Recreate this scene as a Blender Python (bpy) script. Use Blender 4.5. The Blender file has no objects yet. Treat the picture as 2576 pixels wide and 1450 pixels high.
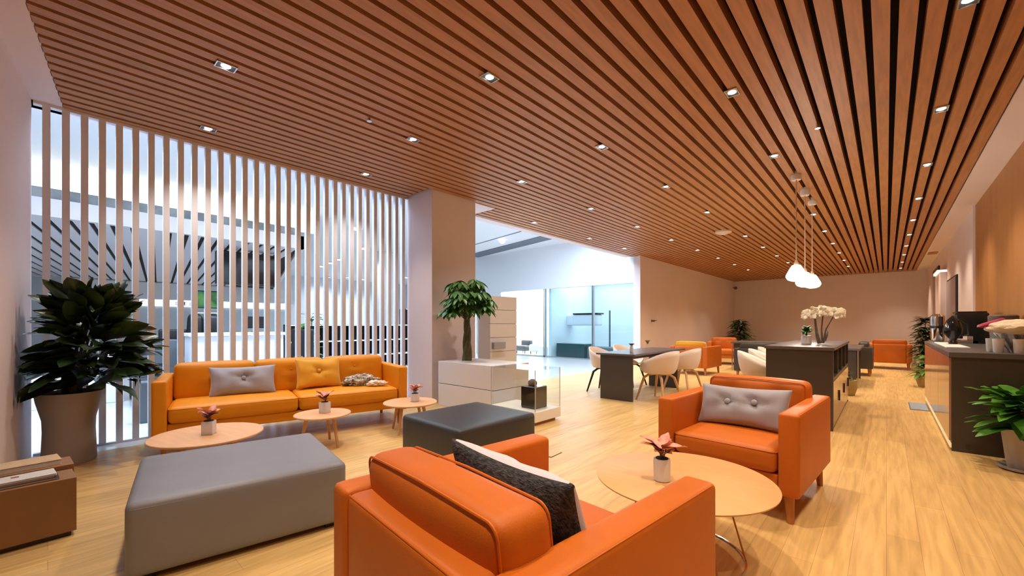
import bpy, bmesh, math, random
from mathutils import Vector, Matrix, noise
R = math.radians
PI = math.pi
S = bpy.context.scene
C = S.collection

# ------------------------------------------------------------------ camera, world, exposure
F_PX, CAM_H, HORIZON = 1049.0, 1.22, 815.0
YAW = math.atan((2230 - 1288) / F_PX)
cd = bpy.data.cameras.new('camera')
cam = bpy.data.objects.new('camera', cd)
C.objects.link(cam)
cam.location = (0, 0, CAM_H)
cam.rotation_euler = (R(90), 0, YAW)
cd.sensor_width = 36
cd.sensor_fit = 'HORIZONTAL'
cd.lens = 36 * F_PX / 2576
cd.shift_y = (HORIZON - 725) / 2576
cd.clip_start = 0.02
S.camera = cam
w = bpy.data.worlds.new('world'); S.world = w
w.use_nodes = True
w.node_tree.nodes['Background'].inputs[0].default_value = (0.7, 0.8, 1.0, 1)
w.node_tree.nodes['Background'].inputs[1].default_value = 0.15
S.view_settings.view_transform = 'Standard'
S.view_settings.look = 'None'
S.view_settings.gamma = 1
S.view_settings.use_curve_mapping = False
S.view_settings.exposure = 0.0
WARM = (1.0, 0.78, 0.55)
NEUTRAL = (1.0, 0.87, 0.75)
COOL = (0.66, 0.83, 1.0)
SPOT_W = 150.0
def area(name, loc, sx, sy, power, col, rot=(0, 0, 0)):
    l = bpy.data.lights.new(name, 'AREA'); l.shape = 'RECTANGLE'; l.size = sx; l.size_y = sy
    l.energy = power; l.color = col
    o = bpy.data.objects.new(name, l); C.objects.link(o); o.location = loc; o.rotation_euler = rot
    return o
# unseen area lamps added to brighten lobby and office, hidden behind ceiling edge and fascia
area('lobby_fill_near', (-6.75, 0.5, 3.98), 1.0, 9.5, 560, COOL)
area('lobby_fill_right', (-6.75, 8.6, 3.98), 1.0, 5.5, 330, COOL)
area('office_fill', (-7.6, 14.0, 2.9), 3, 2.2, 110, (0.78, 0.92, 1.0))

# ------------------------------------------------------------------ materials
def new_mat(name):
    m = bpy.data.materials.new(name); m.use_nodes = True
    nt = m.node_tree
    return m, nt, nt.nodes['Principled BSDF']
def mat(name, col, rough=0.5, metal=0.0, var=0.0, vscale=3.0, bump=0.0, bscale=60.0, spec=0.5, stretch=(1, 1, 1), sheen=0, col2=None, distort=0.0):
    m, nt, b = new_mat(name)
    b.inputs['Roughness'].default_value = rough
    b.inputs['Metallic'].default_value = metal
    b.inputs['Specular IOR Level'].default_value = spec
    if sheen: b.inputs['Sheen Weight'].default_value = sheen
    b.inputs['Base Color'].default_value = (*col, 1)
    tc = nt.nodes.new('ShaderNodeTexCoord'); mp = nt.nodes.new('ShaderNodeMapping')
    mp.inputs['Scale'].default_value = stretch
    nt.links.new(tc.outputs['Object'], mp.inputs[0])
    if var or col2:
        n = nt.nodes.new('ShaderNodeTexNoise'); n.inputs['Scale'].default_value = vscale
        n.inputs['Detail'].default_value = 6; n.inputs['Distortion'].default_value = distort
        nt.links.new(mp.outputs[0], n.inputs['Vector'])
        r = nt.nodes.new('ShaderNodeValToRGB')
        c2 = col2 if col2 else tuple(min(1, c * (1 + var)) for c in col)
        c1 = col if col2 else tuple(c * (1 - var) for c in col)
        r.color_ramp.elements[0].position = 0.35; r.color_ramp.elements[1].position = 0.65
        r.color_ramp.elements[0].color = (*c1, 1); r.color_ramp.elements[1].color = (*c2, 1)
        nt.links.new(n.outputs['Fac'], r.inputs[0]); nt.links.new(r.outputs[0], b.inputs['Base Color'])
    if bump:
        n2 = nt.nodes.new('ShaderNodeTexNoise'); n2.inputs['Scale'].default_value = bscale; n2.inputs['Detail'].default_value = 4
        nt.links.new(mp.outputs[0], n2.inputs['Vector'])
        bp = nt.nodes.new('ShaderNodeBump'); bp.inputs['Strength'].default_value = bump; bp.inputs['Distance'].default_value = 0.01
        nt.links.new(n2.outputs['Fac'], bp.inputs['Height']); nt.links.new(bp.outputs[0], b.inputs['Normal'])
    return m
def emis(name, col, s):
    m, nt, b = new_mat(name)
    b.inputs['Base Color'].default_value = (*col, 1)
    b.inputs['Emission Color'].default_value = (*col, 1); b.inputs['Emission Strength'].default_value = s
    return m
def glass(name, col=(1, 1, 1), rough=0.0, alpha=0.12):
    # thin architectural glass: mostly clear, mirror-like at grazing angles
    m = bpy.data.materials.new(name); m.use_nodes = True; nt = m.node_tree
    nt.nodes.remove(nt.nodes['Principled BSDF']); out = nt.nodes['Material Output']
    tr = nt.nodes.new('ShaderNodeBsdfTransparent'); tr.inputs[0].default_value = (*col, 1)
    gl = nt.nodes.new('ShaderNodeBsdfGlossy'); gl.inputs['Roughness'].default_value = max(rough, 0.02)
    lw = nt.nodes.new('ShaderNodeLayerWeight'); lw.inputs[0].default_value = 0.5
    pw = nt.nodes.new('ShaderNodeMath'); pw.operation = 'POWER'; pw.inputs[1].default_value = 4.0
    nt.links.new(lw.outputs['Facing'], pw.inputs[0])
    fr = nt.nodes.new('ShaderNodeMath'); fr.operation = 'MULTIPLY_ADD'; fr.inputs[1].default_value = 0.6; fr.inputs[2].default_value = 0.035
    nt.links.new(pw.outputs[0], fr.inputs[0])
    mx = nt.nodes.new('ShaderNodeMixShader')
    nt.links.new(fr.outputs[0], mx.inputs[0]); nt.links.new(tr.outputs[0], mx.inputs[1]); nt.links.new(gl.outputs[0], mx.inputs[2])
    nt.links.new(mx.outputs[0], out.inputs[0])
    return m
def floor_mat():
    m, nt, b = new_mat('oak_floor')
    tc = nt.nodes.new('ShaderNodeTexCoord')
    mp = nt.nodes.new('ShaderNodeMapping'); mp.inputs['Rotation'].default_value = (0, 0, R(90))
    nt.links.new(tc.outputs['Object'], mp.inputs[0])
    br = nt.nodes.new('ShaderNodeTexBrick')
    br.inputs['Color1'].default_value = (0.60, 0.400, 0.158, 1); br.inputs['Color2'].default_value = (0.70, 0.480, 0.195, 1)
    br.inputs['Mortar'].default_value = (0.46, 0.27, 0.11, 1)
    br.inputs['Scale'].default_value = 1; br.inputs['Mortar Size'].default_value = 0.0012
    br.inputs['Brick Width'].default_value = 1.3; br.inputs['Row Height'].default_value = 0.14; br.inputs['Bias'].default_value = 0.1
    nt.links.new(mp.outputs[0], br.inputs['Vector'])
    mp2 = nt.nodes.new('ShaderNodeMapping'); mp2.inputs['Scale'].default_value = (14, 0.9, 1)
    nt.links.new(tc.outputs['Object'], mp2.inputs[0])
    n = nt.nodes.new('ShaderNodeTexNoise'); n.inputs['Scale'].default_value = 2.2; n.inputs['Detail'].default_value = 8; n.inputs['Distortion'].default_value = 0.35
    nt.links.new(mp2.outputs[0], n.inputs['Vector'])
    r = nt.nodes.new('ShaderNodeValToRGB')
    r.color_ramp.elements[0].position = 0.32; r.color_ramp.elements[0].color = (0.66, 0.58, 0.5, 1)
    r.color_ramp.elements[1].position = 0.62; r.color_ramp.elements[1].color = (1.08, 1.06, 1.04, 1)
    nt.links.new(n.outputs['Fac'], r.inputs[0])
    mx = nt.nodes.new('ShaderNodeMixRGB'); mx.blend_type = 'MULTIPLY'; mx.inputs[0].default_value = 0.6
    nt.links.new(br.outputs['Color'], mx.inputs[1]); nt.links.new(r.outputs[0], mx.inputs[2])
    nt.links.new(mx.outputs[0], b.inputs['Base Color'])
    b.inputs['Roughness'].default_value = 0.38
    b.inputs['Specular IOR Level'].default_value = 0.45
    bp = nt.nodes.new('ShaderNodeBump'); bp.inputs['Strength'].default_value = 0.08
    nt.links.new(n.outputs['Fac'], bp.inputs['Height']); nt.links.new(bp.outputs[0], b.inputs['Normal'])
    return m
M = dict(
    canopy=mat('canopy_slat', (0.72, 0.67, 0.70), 0.6),
    floor=floor_mat(),
    wall=mat('wall_paint', (0.74, 0.655, 0.675), 0.75, var=0.02, vscale=1.0),
    white=mat('white_paint', (0.80, 0.80, 0.80), 0.6),
    slat=mat('ceiling_wood', (0.41, 0.185, 0.072), 0.5, var=0.12, vscale=2.5, stretch=(14, 1.2, 14)),
    dark=mat('plenum_black', (0.012, 0.007, 0.006), 0.9),
    wpanel=mat('orange_wood_panel', (0.38, 0.175, 0.055), 0.5, var=0.1, vscale=1.2, stretch=(3, 3, 0.6)),
    screen=mat('screen_white', (0.74, 0.76, 0.84), 0.5),
    orange=mat('orange_leather', (0.55, 0.135, 0.010), 0.46, spec=0.35, var=0.05, vscale=4, bump=0.12, bscale=300),
    amber=mat('amber_leather', (0.74, 0.272, 0.006), 0.45, spec=0.35, var=0.05, vscale=4, bump=0.10, bscale=300),
    yellow=mat('mustard_fabric', (0.74, 0.36, 0.012), 0.75, bump=0.1, bscale=400, sheen=0.3),
    gcush=mat('grey_velvet', (0.33, 0.335, 0.41), 0.6, bump=0.1, bscale=300, sheen=0.4),
    gott=mat('grey_leather', (0.20, 0.205, 0.235), 0.42, var=0.06, vscale=3, bump=0.08, bscale=200),
    bott=mat('charcoal_leather', (0.034, 0.036, 0.042), 0.42, var=0.05, bump=0.08, bscale=200),
    legw=mat('orange_stained_leg', (0.46, 0.17, 0.04), 0.45, var=0.1, vscale=6, stretch=(6, 6, 1)),
    beech=mat('beech_wood', (0.74, 0.43, 0.23), 0.42, var=0.06, vscale=3, stretch=(1.5, 8, 8)),
    beechleg=mat('beech_leg', (0.62, 0.34, 0.15), 0.45, var=0.08, vscale=6, stretch=(6, 6, 1)),
    oak=mat('pale_oak', (0.70, 0.40, 0.17), 0.42, var=0.05, vscale=2.5, stretch=(1.5, 9, 9)),
    box=mat('box_wood', (0.27, 0.125, 0.045), 0.55, var=0.08, vscale=3, stretch=(8, 2, 1)),
    ply=mat('pale_ply', (0.58, 0.40, 0.22), 0.55, var=0.08, vscale=3, stretch=(2, 8, 1)),
    paper=mat('paper', (0.62, 0.6, 0.58), 0.6, var=0.05, vscale=20),
    darkbook=mat('dark_cover', (0.05, 0.035, 0.035), 0.5),
    pot=mat('pot_ceramic', (0.37, 0.345, 0.35), 0.55, bump=0.05, bscale=40),
    wpot=mat('white_ceramic', (0.72, 0.71, 0.72), 0.4),
    soil=mat('soil', (0.03, 0.02, 0.012), 0.95, bump=0.6, bscale=60),
    leafd=mat('dark_leaf', (0.010, 0.022, 0.008), 0.33, col2=(0.040, 0.075, 0.016), vscale=5, spec=0.6),
    leafg=mat('green_leaf', (0.035, 0.13, 0.022), 0.4, col2=(0.09, 0.26, 0.05), vscale=7),
    leafr=mat('fresh_leaf', (0.02, 0.12, 0.01), 0.35, col2=(0.10, 0.30, 0.03), vscale=6),
    trunk=mat('trunk_bark', (0.07, 0.065, 0.02), 0.6, var=0.3, vscale=10, stretch=(4, 4, 1), bump=0.3, bscale=30),
    twig=mat('twig', (0.13, 0.09, 0.07), 0.7, var=0.3, vscale=20),
    pink=mat('pink_petal', (0.62, 0.20, 0.16), 0.55, col2=(0.85, 0.42, 0.34), vscale=25),
    redleaf=mat('dusky_red_leaf', (0.20, 0.045, 0.03), 0.5, col2=(0.36, 0.10, 0.06), vscale=20),
    petal=mat('white_petal', (0.93, 0.90, 0.78), 0.5, sheen=0.2),
    cab=mat('charcoal_laminate', (0.058, 0.050, 0.047), 0.36, var=0.04),
    cabtop=mat('charcoal_top', (0.11, 0.105, 0.115), 0.28),
    black=mat('black_metal', (0.012, 0.011, 0.012), 0.35),
    blackg=mat('black_gloss', (0.012, 0.012, 0.014), 0.12),
    steel=mat('steel', (0.6, 0.6, 0.6), 0.25, metal=1.0),
    shell=mat('chair_shell', (0.78, 0.66, 0.58), 0.42),
    gloss=mat('gloss_panel', (0.33, 0.20, 0.14), 0.12, spec=0.8),
    knit=mat('black_knit', (0.018, 0.018, 0.022), 0.95, col2=(0.085, 0.085, 0.095), vscale=55, bump=1.0, bscale=110, stretch=(1, 2.2, 1)),
    whitef=mat('white_fabric', (0.58, 0.58, 0.68), 0.8, bump=0.2, bscale=200),
    scarf=mat('patterned_scarf', (0.012, 0.010, 0.010), 0.45, col2=(0.70, 0.62, 0.5), vscale=28, bump=0.5, bscale=40, distort=1.5),
    cream=mat('cream_knit', (0.78, 0.66, 0.5), 0.8, bump=0.5, bscale=60),
    rose=mat('magenta_cloth', (0.42, 0.02, 0.09), 0.6),
    stone=mat('pale_stone', (0.38, 0.31, 0.23), 0.8, var=0.25, vscale=10, bump=0.4, bscale=20),
    wicker=mat('wicker_basket', (0.42, 0.3, 0.12), 0.8, bump=0.8, bscale=80),
    lobfloor=mat('pale_tile_floor', (0.62, 0.66, 0.70), 0.16),
    lobwall=mat('lobby_wall', (0.74, 0.76, 0.80), 0.6),
    bluewall=mat('pale_blue_wall', (0.66, 0.73, 0.765), 0.5),
    whitewall=mat('lit_white_wall', (0.86, 0.86, 0.84), 0.5),
    grey=mat('grey_duct', (0.16, 0.17, 0.17), 0.6, col2=(0.30, 0.31, 0.31), vscale=2.5),
    dgrey=mat('dark_grey', (0.10, 0.115, 0.13), 0.5),
    groove=mat('shadow_gap', (0.13, 0.15, 0.19), 0.6),
    teal=mat('dark_teal_glass', (0.012, 0.06, 0.06), 0.15),
    greenpic=mat('green_picture', (0.01, 0.10, 0.05), 0.3, col2=(0.15, 0.42, 0.10), vscale=3),
    purple=mat('purple_glass', (0.13, 0.095, 0.14), 0.12),
    mat_=mat('blue_grey_mat', (0.25, 0.30, 0.36), 0.9),
    chrome=mat('chrome', (0.75, 0.72, 0.7), 0.12, metal=1.0),
    frost=mat('frosted', (0.75, 0.75, 0.75), 0.4),
    red=mat('red_pot', (0.34, 0.06, 0.02), 0.5),
    tan=mat('tan_label', (0.25, 0.10, 0.03), 0.6),
    plaster=mat('detector_plastic', (0.66, 0.52, 0.4), 0.5),
)
M['glass'] = glass('clear_glass', (0.97, 0.985, 0.98))
M['blueglass'] = glass('blue_tinted_glass', (0.88, 0.95, 0.97))
M['lens'] = emis('downlight_lens', (1, 0.97, 0.94), 14)
M['sqlight'] = emis('square_light', (0.95, 0.98, 1), 5)
M['glow'] = emis('glowing_cove', (1.0, 0.96, 0.84), 1.25)
M['shade'] = emis('glowing_shade', (1.0, 0.93, 0.82), 6)
M['striplight'] = emis('glow_strip', (0.93, 0.97, 1), 1.7)
M['goldsheen2'] = emis('warm_box', (1.0, .85, .65), 1.5)
M['goldsheen'] = emis('gold_sheen', (1.0, 0.75, 0.45), .35)

# ------------------------------------------------------------------ helpers
def link(name, bm, m, parent=None, smooth=False, loc=None, rot=None):
    bmesh.ops.recalc_face_normals(bm, faces=bm.faces[:])
    me = bpy.data.meshes.new(name); bm.to_mesh(me); bm.free()
    if isinstance(m, (list, tuple)):
        for q in m: me.materials.append(q)
    else: me.materials.append(m)
    if smooth:
        for p in me.polygons: p.use_smooth = True
        try: me.set_sharp_from_angle(angle=R(40))
        except Exception: pass
    o = bpy.data.objects.new(name, me); C.objects.link(o)
    if parent: o.parent = parent
    if loc: o.location = loc
    if rot: o.rotation_euler = rot
    return o
def thing(name, label, cat, loc=(0, 0, 0), rz=0, group=None):
    o = bpy.data.objects.new(name, None); C.objects.link(o); o.empty_display_size = 0.1
    o.location = loc; o.rotation_euler = (0, 0, rz)
    o['label'] = label; o['category'] = cat
    if group: o['group'] = group
    return o
def tag(o, label, cat, group=None):
    o['label'] = label; o['category'] = cat
    if group: o['group'] = group
    return o
def struct(name, bm, m, parent=None, smooth=False):
    o = link(name, bm, m, parent, smooth)
    if not parent: o['kind'] = 'structure'
    return o
def dup(root, loc, rz, label, group=None):
    r = root.copy(); C.objects.link(r); r.location = loc; r.rotation_euler = (0, 0, rz); r['label'] = label
    if group: r['group'] = group
    for ch in list(root.children):
        c = ch.copy(); C.objects.link(c); c.parent = r
        for g in list(ch.children):
            d = g.copy(); C.objects.link(d); d.parent = c
    return r
def BM(): return bmesh.new()
def box(bm, x0, x1, y0, y1, z0, z1, bev=0.0, seg=2, mi=0):
    r = bmesh.ops.create_cube(bm, size=1)
    vs = r['verts']
    for v in vs:
        v.co = Vector(((x0 + x1) / 2 + v.co.x * (x1 - x0), (y0 + y1) / 2 + v.co.y * (y1 - y0), (z0 + z1) / 2 + v.co.z * (z1 - z0)))
    fs = set(f for v in vs for f in v.link_faces)
    for f in fs: f.material_index = mi
    if bev:
        es = set(e for v in vs for e in v.link_edges)
        bmesh.ops.bevel(bm, geom=list(es), offset=bev, segments=seg, affect='EDGES', profile=0.5)
    return vs
def bx(*a, **k):
    bm = BM(); box(bm, *a, **k); return bm
def rbox(bm, x0, x1, y0, y1, z0, z1, r, crown=(0, 0, 0), dim=(), n=10, sag=0.0):
    """soft box: rounded edges, bulging faces, optional button dimples ((axis,sign,u,v,depth,rad))"""
    c = Vector(((x0 + x1) / 2, (y0 + y1) / 2, (z0 + z1) / 2)); s = Vector(((x1 - x0) / 2, (y1 - y0) / 2, (z1 - z0) / 2))
    r = min(r, s.x, s.y, s.z)
    def ticks(h):
        t = [h - r * q for q in (0, 0.12, 0.3, 0.55, 1.0)]
        inner = h - r
        k = n
        mids = [inner * (-1 + 2 * i / k) for i in range(1, k)] if inner > 1e-5 else []
        return sorted(set([round(q, 6) for q in [-a for a in t] + mids + t]))
    T = [ticks(s.x), ticks(s.y), ticks(s.z)]
    for ax in range(3):
        a, b = (ax + 1) % 3, (ax + 2) % 3
        for sg in (-1, 1):
            grid = []
            for u in T[a]:
                row = []
                for v in T[b]:
                    p = Vector((0, 0, 0)); p[ax] = sg * s[ax]; p[a] = u; p[b] = v
                    inn = Vector([max(-(s[i] - r), min(s[i] - r, p[i])) for i in range(3)])
                    d = p - inn
                    if d.length > 1e-9: p = inn + d.normalized() * r
                    q = Vector([p[i] / s[i] for i in range(3)])
                    for i in range(3):
                        if crown[i]:
                            j, k = (i + 1) % 3, (i + 2) % 3
                            p[i] += crown[i] * q[i] * max(0, 1 - q[j] ** 2) * max(0, 1 - q[k] ** 2)
                    if sag: p.z -= sag * (1 - q.x ** 2) * (1 if q.z > 0 else 0)
                    for (da, ds, du, dv, dd, dr) in dim:
                        j, k = (da + 1) % 3, (da + 2) % 3
                        if q[da] * ds > 0.3:
                            dist2 = (p[j] - du) ** 2 + (p[k] - dv) ** 2
                            p[da] -= ds * dd * math.exp(-dist2 / dr ** 2)
                    row.append(bm.verts.new(p + c))
                grid.append(row)
            for i in range(len(grid) - 1):
                for j in range(len(grid[0]) - 1):
                    bm.faces.new((grid[i][j], grid[i + 1][j], grid[i + 1][j + 1], grid[i][j + 1]))
    bmesh.ops.remove_doubles(bm, verts=bm.verts[:], dist=1e-5)
    return bm
def tube(bm, pts, rad, seg=8, closed=False, cap=True):
    pts = [Vector(p) for p in pts]; n = len(pts)
    rs = rad if isinstance(rad, (list, tuple)) else [rad] * n
    rings = []; prev = None
    for i, p in enumerate(pts):
        if closed: t = pts[(i + 1) % n] - pts[i - 1]
        elif i == 0: t = pts[1] - pts[0]
        elif i == n - 1: t = pts[-1] - pts[-2]
        else: t = pts[i + 1] - pts[i - 1]
        t.normalize()
        if prev is None:
            up = Vector((0, 0, 1)) if abs(t.z) < 0.9 else Vector((1, 0, 0))
            nrm = t.cross(up).normalized()
        else:
            nrm = (prev - t * prev.dot(t)).normalized()
        prev = nrm; bi = t.cross(nrm)
        rings.append([bm.verts.new(p + rs[i] * (math.cos(2 * PI * k / seg) * nrm + math.sin(2 * PI * k / seg) * bi)) for k in range(seg)])
    m = n if closed else n - 1
    for i in range(m):
        a, b = rings[i], rings[(i + 1) % n]
        for k in range(seg): bm.faces.new((a[k], a[(k + 1) % seg], b[(k + 1) % seg], b[k]))
    if cap and not closed:
        bm.faces.new(rings[0][::-1]); bm.faces.new(rings[-1])
def lathe(bm, prof, seg=32, cx=0, cy=0, cap0=True, cap1=True, sx=1, sy=1):
    rings = []
    for (r, z) in prof:
        rings.append([bm.verts.new((cx + sx * r * math.cos(2 * PI * k / seg), cy + sy * r * math.sin(2 * PI * k / seg), z)) for k in range(seg)])
    for a, b in zip(rings, rings[1:]):
        for k in range(seg): bm.faces.new((a[k], a[(k + 1) % seg], b[(k + 1) % seg], b[k]))
    if cap0: bm.faces.new(rings[0][::-1])
    if cap1: bm.faces.new(rings[-1])
def prism(bm, pts, z0, z1):
    a = [bm.verts.new((x, y, z0)) for x, y in pts]; b = [bm.verts.new((x, y, z1)) for x, y in pts]
    bm.faces.new(a[::-1]); bm.faces.new(b)
    for i in range(len(pts)): bm.faces.new((a[i], a[(i + 1) % len(a)], b[(i + 1) % len(a)], b[i]))
def sphere(bm, c, r, sc=(1, 1, 1), u=12, v=8):
    q = bmesh.ops.create_uvsphere(bm, u_segments=u, v_segments=v, radius=r)
    for x in q['verts']: x.co = Vector((x.co.x * sc[0] + c[0], x.co.y * sc[1] + c[1], x.co.z * sc[2] + c[2]))
def leaf(bm, base, d, length, width, droop=0.3, fold=0.15, up=Vector((0, 0, 1)), n=6, clamp=None, mi=0, peak=0.45, wave=0.0):
    d = Vector(d).normalized(); side = d.cross(up)
    if side.length < 1e-3: side = Vector((1, 0, 0))
    side.normalize(); nrm = side.cross(d).normalized()
    rows = []
    for i in range(n + 1):
        t = i / n
        wd = width * (math.sin(PI * min(1, t ** (math.log(0.5) / math.log(peak)))) ** 0.8 if 0 < t < 1 else 0.04)
        p = Vector(base) + d * length * t - Vector((0, 0, 1)) * droop * length * t * t
        wv = wave * math.sin(t * 9) * width
        row = []
        for s_ in (-1, -0.5, 0, 0.5, 1):
            q = p + side * s_ * wd / 2 + nrm * (abs(s_) * fold * wd + wv * s_)
            if clamp: q = clamp(q)
            row.append(bm.verts.new(q))
        rows.append(row)
    for a, b in zip(rows, rows[1:]):
        for k in range(4):
            f = bm.faces.new((a[k], a[k + 1], b[k + 1], b[k])); f.material_index = mi
def pillow(w, h, t, dim=(), n=26, pinch=0.07, wr=0.004, seed=0):
    """pillow lying in the local xz plane, thickness along y, centre at origin"""
    bm = BM()
    T = [math.sin(PI / 2 * (-1 + 2 * i / n)) for i in range(n + 1)]
    for sg in (-1, 1):
        g = []
        for u in T:
            row = []
            for v in T:
                th = t / 2 * (max(0, (1 - u ** 2)) * max(0, (1 - v ** 2))) ** 0.38
                x = u * w / 2 * (1 - pinch * (1 - v ** 2)); z = v * h / 2 * (1 - pinch * 1.6 * (1 - u ** 2))
                edge = 1 - max(abs(u), abs(v))
                nz = noise.noise(Vector((x * 9 + seed, z * 9, sg * 3))) * wr * 4 * min(1, edge * 6)
                y = sg * (th + nz)
                for (du, dv, dd, dr) in dim:
                    q = ((x - du) ** 2 + (z - dv) ** 2)
                    ang = math.atan2(z - dv, x - du)
                    y -= sg * dd * math.exp(-q / (dr * dr)) * (1 + 0.0 * ang) * min(1, th / (t * 0.3))
                    y -= sg * dd * 0.35 * math.exp(-q / (dr * dr * 5)) * (0.5 + 0.5 * math.cos(ang * 5 + seed)) * min(1, th / (t * 0.3))
                row.append(bm.verts.new((x, y, z)))
            g.append(row)
        for i in range(n):
            for j in range(n): bm.faces.new((g[i][j], g[i + 1][j], g[i + 1][j + 1], g[i][j + 1]))
    bmesh.ops.remove_doubles(bm, verts=bm.verts[:], dist=1e-5)
    return bm
def leg_taper(x, y, z1, r0=0.012, r1=0.022, sx=0.0, sy=0.0, square=False, seg=12):
    bm = BM(); tube(bm, [(x + sx, y + sy, 0), (x, y, z1)], [r0, r1], seg=4 if square else seg); return bm

# ------------------------------------------------------------------ floor, walls, ceiling
ZC = 3.28
XL, XR = -5.83, 1.15
bm = BM(); prism(bm, [(-5.6, -3), (1.15, -3), (1.15, 22.5), (-5.6, 22.5)], -0.1, 0); struct('floor', bm, M['floor'])
bm = BM(); prism(bm, [(-26, -9), (-5.6, -9), (-5.6, 22.5), (-26, 22.5)], -0.1, 0); struct('floor_lobby', bm, M['lobfloor'])
# ceiling: black plenum with wooden slats hung below it
bm = BM(); prism(bm, [(XL - 0.02, -0.2), (0.9, -0.9), (0.9, 22.5), (XL - 0.02, 22.5)], 3.42, 3.46)
ceil = struct('ceiling', bm, M['dark'])
P = 0.1375
for k in range(-43, 6):
    x0 = 0.041 + P * k + 0.022; x1 = x0 + P - 0.044
    xm = (x0 + x1) / 2
    y0 = 0.1 - 0.112 * (x0 + 5.86); y1 = 0.1 - 0.112 * (x1 + 5.86)
    spans = [(None, 22.5)]
    if xm < -5.2: spans = [(None, 3.89), (5.38, 12.0 if xm < -5.58 else 22.5)]
    for i, (a, b) in enumerate(spans):
        bm = BM()
        if a is None: prism(bm, [(x0, y0), (x1, y1), (x1, b), (x0, b)], ZC, ZC + 0.10)
        else: prism(bm, [(x0, a), (x1, a), (x1, b), (x0, b)], ZC, ZC + 0.10)
        link('ceiling_slat', bm, M['slat'], ceil)
# plaster soffits around the slats
bm = BM(); prism(bm, [(-6.05, 0.11), (-5.86, 0.105), (0.86, -0.655), (0.86, 22.5), (XR + .1, 22.5), (XR + .1, -3.0), (-4.2, -3.0), (-4.2, -0.3), (-6.05, -0.2)], ZC + 0.0, ZC + 0.06)
struct('trim_1', bm, M['wall'])
bm = BM(); box(bm, -6.05, -5.84, -0.2, 3.95, ZC, ZC + 0.9); box(bm, -6.05, -5.84, 4.86, 12.0, ZC, ZC + 0.9); struct('trim_2', bm, M['wall'])
bm = BM(); box(bm, -5.84, -5.22, 4.86, 5.36, ZC, ZC + 0.12); struct('trim_3', bm, M['wall'])
bm = BM(); box(bm, -5.86, -5.2, 3.95, 4.86, 0, 3.4, bev=0.004); struct('wall_pillar', bm, M['wall'])
bm = BM(); box(bm, -5.55 - .2, -5.55, 12.0, 22.5, 0, 3.45); struct('wall_left', bm, M['wall'])
bm = BM(); prism(bm, [(-6.05, -0.12), (-5.86, -0.10), (-4.60, -0.225), (-4.15, -0.32), (-4.15, -3.0), (-6.05, -3.0)], 0, 3.28); struct('wall_entry', bm, M['wall'])
bm = BM(); box(bm, -5.8, XR + .1, 22.5, 22.7, 0, 3.45); struct('wall_end', bm, M['wall'])
bm = BM(); box(bm, -4.2, XR + .1, -3.2, -3.0, 0, 3.35); struct('wall_back', bm, M['wall'])
bm = BM(); box(bm, XR, XR + .15, 10.85, 22.5, 0, 3.45); struct('wall_right', bm, M['wall'])
bm = BM(); box(bm, XR, XR + .15, -3.0, 10.77, 0, 3.28); struct('wall_wood', bm, M['wpanel'])
bm = BM(); box(bm, XR - 0.03, XR + .15, 10.77, 10.85, 0, 3.28, bev=0.005); struct('trim_4', bm, M['wall'])
bm = BM(); box(bm, 0.90, 1.10, 16.9, 17.4, 3.262, 3.28); struct('trim_5', bm, M['slat'])

# ------------------------------------------------------------------ lobby beyond the screen
bm = BM(); box(bm, -26, -6.05, -9, 22.5, 4.05, 4.15); struct('ceiling_lobby', bm, M['lobwall'])
bm = BM(); box(bm, -26.2, -26, -9, 22.5, 0, 4.05); struct('wall_lobby_far', bm, M['lobwall'])
bm = BM(); box(bm, -26, -6.05, -9.2, -9, 0, 4.05); struct('wall_lobby_side', bm, M['lobwall'])
bm = BM(); box(bm, -26, -15.2, 17.5, 17.7, 0, 4.05); box(bm, -15.4, -15.2, 12.2, 17.5, 0, 4.05); struct('wall_lobby_end', bm, M['lobwall'])
# canopy with striped underside
t = thing('ceiling_canopy', 'low white canopy with black striped underside beyond the slatted screen', 'canopy', (0, 0, 0))
poly = [(-10.7, -7.5), (-10.7, 4.1), (-24.6, 8.1), (-24.6, -7.5)]
bm = BM(); prism(bm, poly, 3.12, 3.15); link('black_backing', bm, M['dark'], t)
bm = BM()
yy = -12.0
tl = math.tan(R(7.8))
while yy < 4.2:
    ya, yb = yy, yy + 0.205
    def cl(x, y):
        lim = 4.1 + (-10.7 - x) * (4.0 / 13.9)
        return max(-7.5, min(lim, y))
    xs = [-10.72 - 13.8 * i / 10 for i in range(11)]
    pts = [(x, cl(x, ya + (-10.7 - x) * tl)) for x in xs]
    pts2 = [(x, cl(x, yb + (-10.7 - x) * tl)) for x in xs]
    for i in range(10):
        if pts2[i][1] - pts[i][1] > 0.02 or pts2[i + 1][1] - pts[i + 1][1] > 0.02:
            if abs(pts2[i][1] - pts[i][1]) < 1e-4 or abs(pts2[i + 1][1] - pts[i + 1][1]) < 1e-4: continue
            prism(bm, [pts[i], pts[i + 1], pts2[i + 1], pts2[i]], 3.09, 3.118)
    yy += 0.285
link('white_slats', bm, M['canopy'], t)
bm = BM(); box(bm, -10.75, -10.62, -7.5, 4.2, 3.05, 3.36); box(bm, -24.7, -24.6, -7.5, 8.1, 3.05, 3.36)
prism(bm, [(-10.62, 4.1), (-10.62, 4.22), (-24.6, 8.22), (-24.6, 8.1)], 3.05, 3.36); link('rim', bm, M['canopy'], t)
bm = BM(); box(bm, -10.9, -10.64, -7.5, 4.1, 3.36, 3.54); link('grey_duct', bm, M['grey'], t)
bm = BM(); box(bm, -11.0, -10.8, -7.5, 4.6, 3.54, 4.05); link('glowing_band', bm, M['glow'], t)
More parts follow.
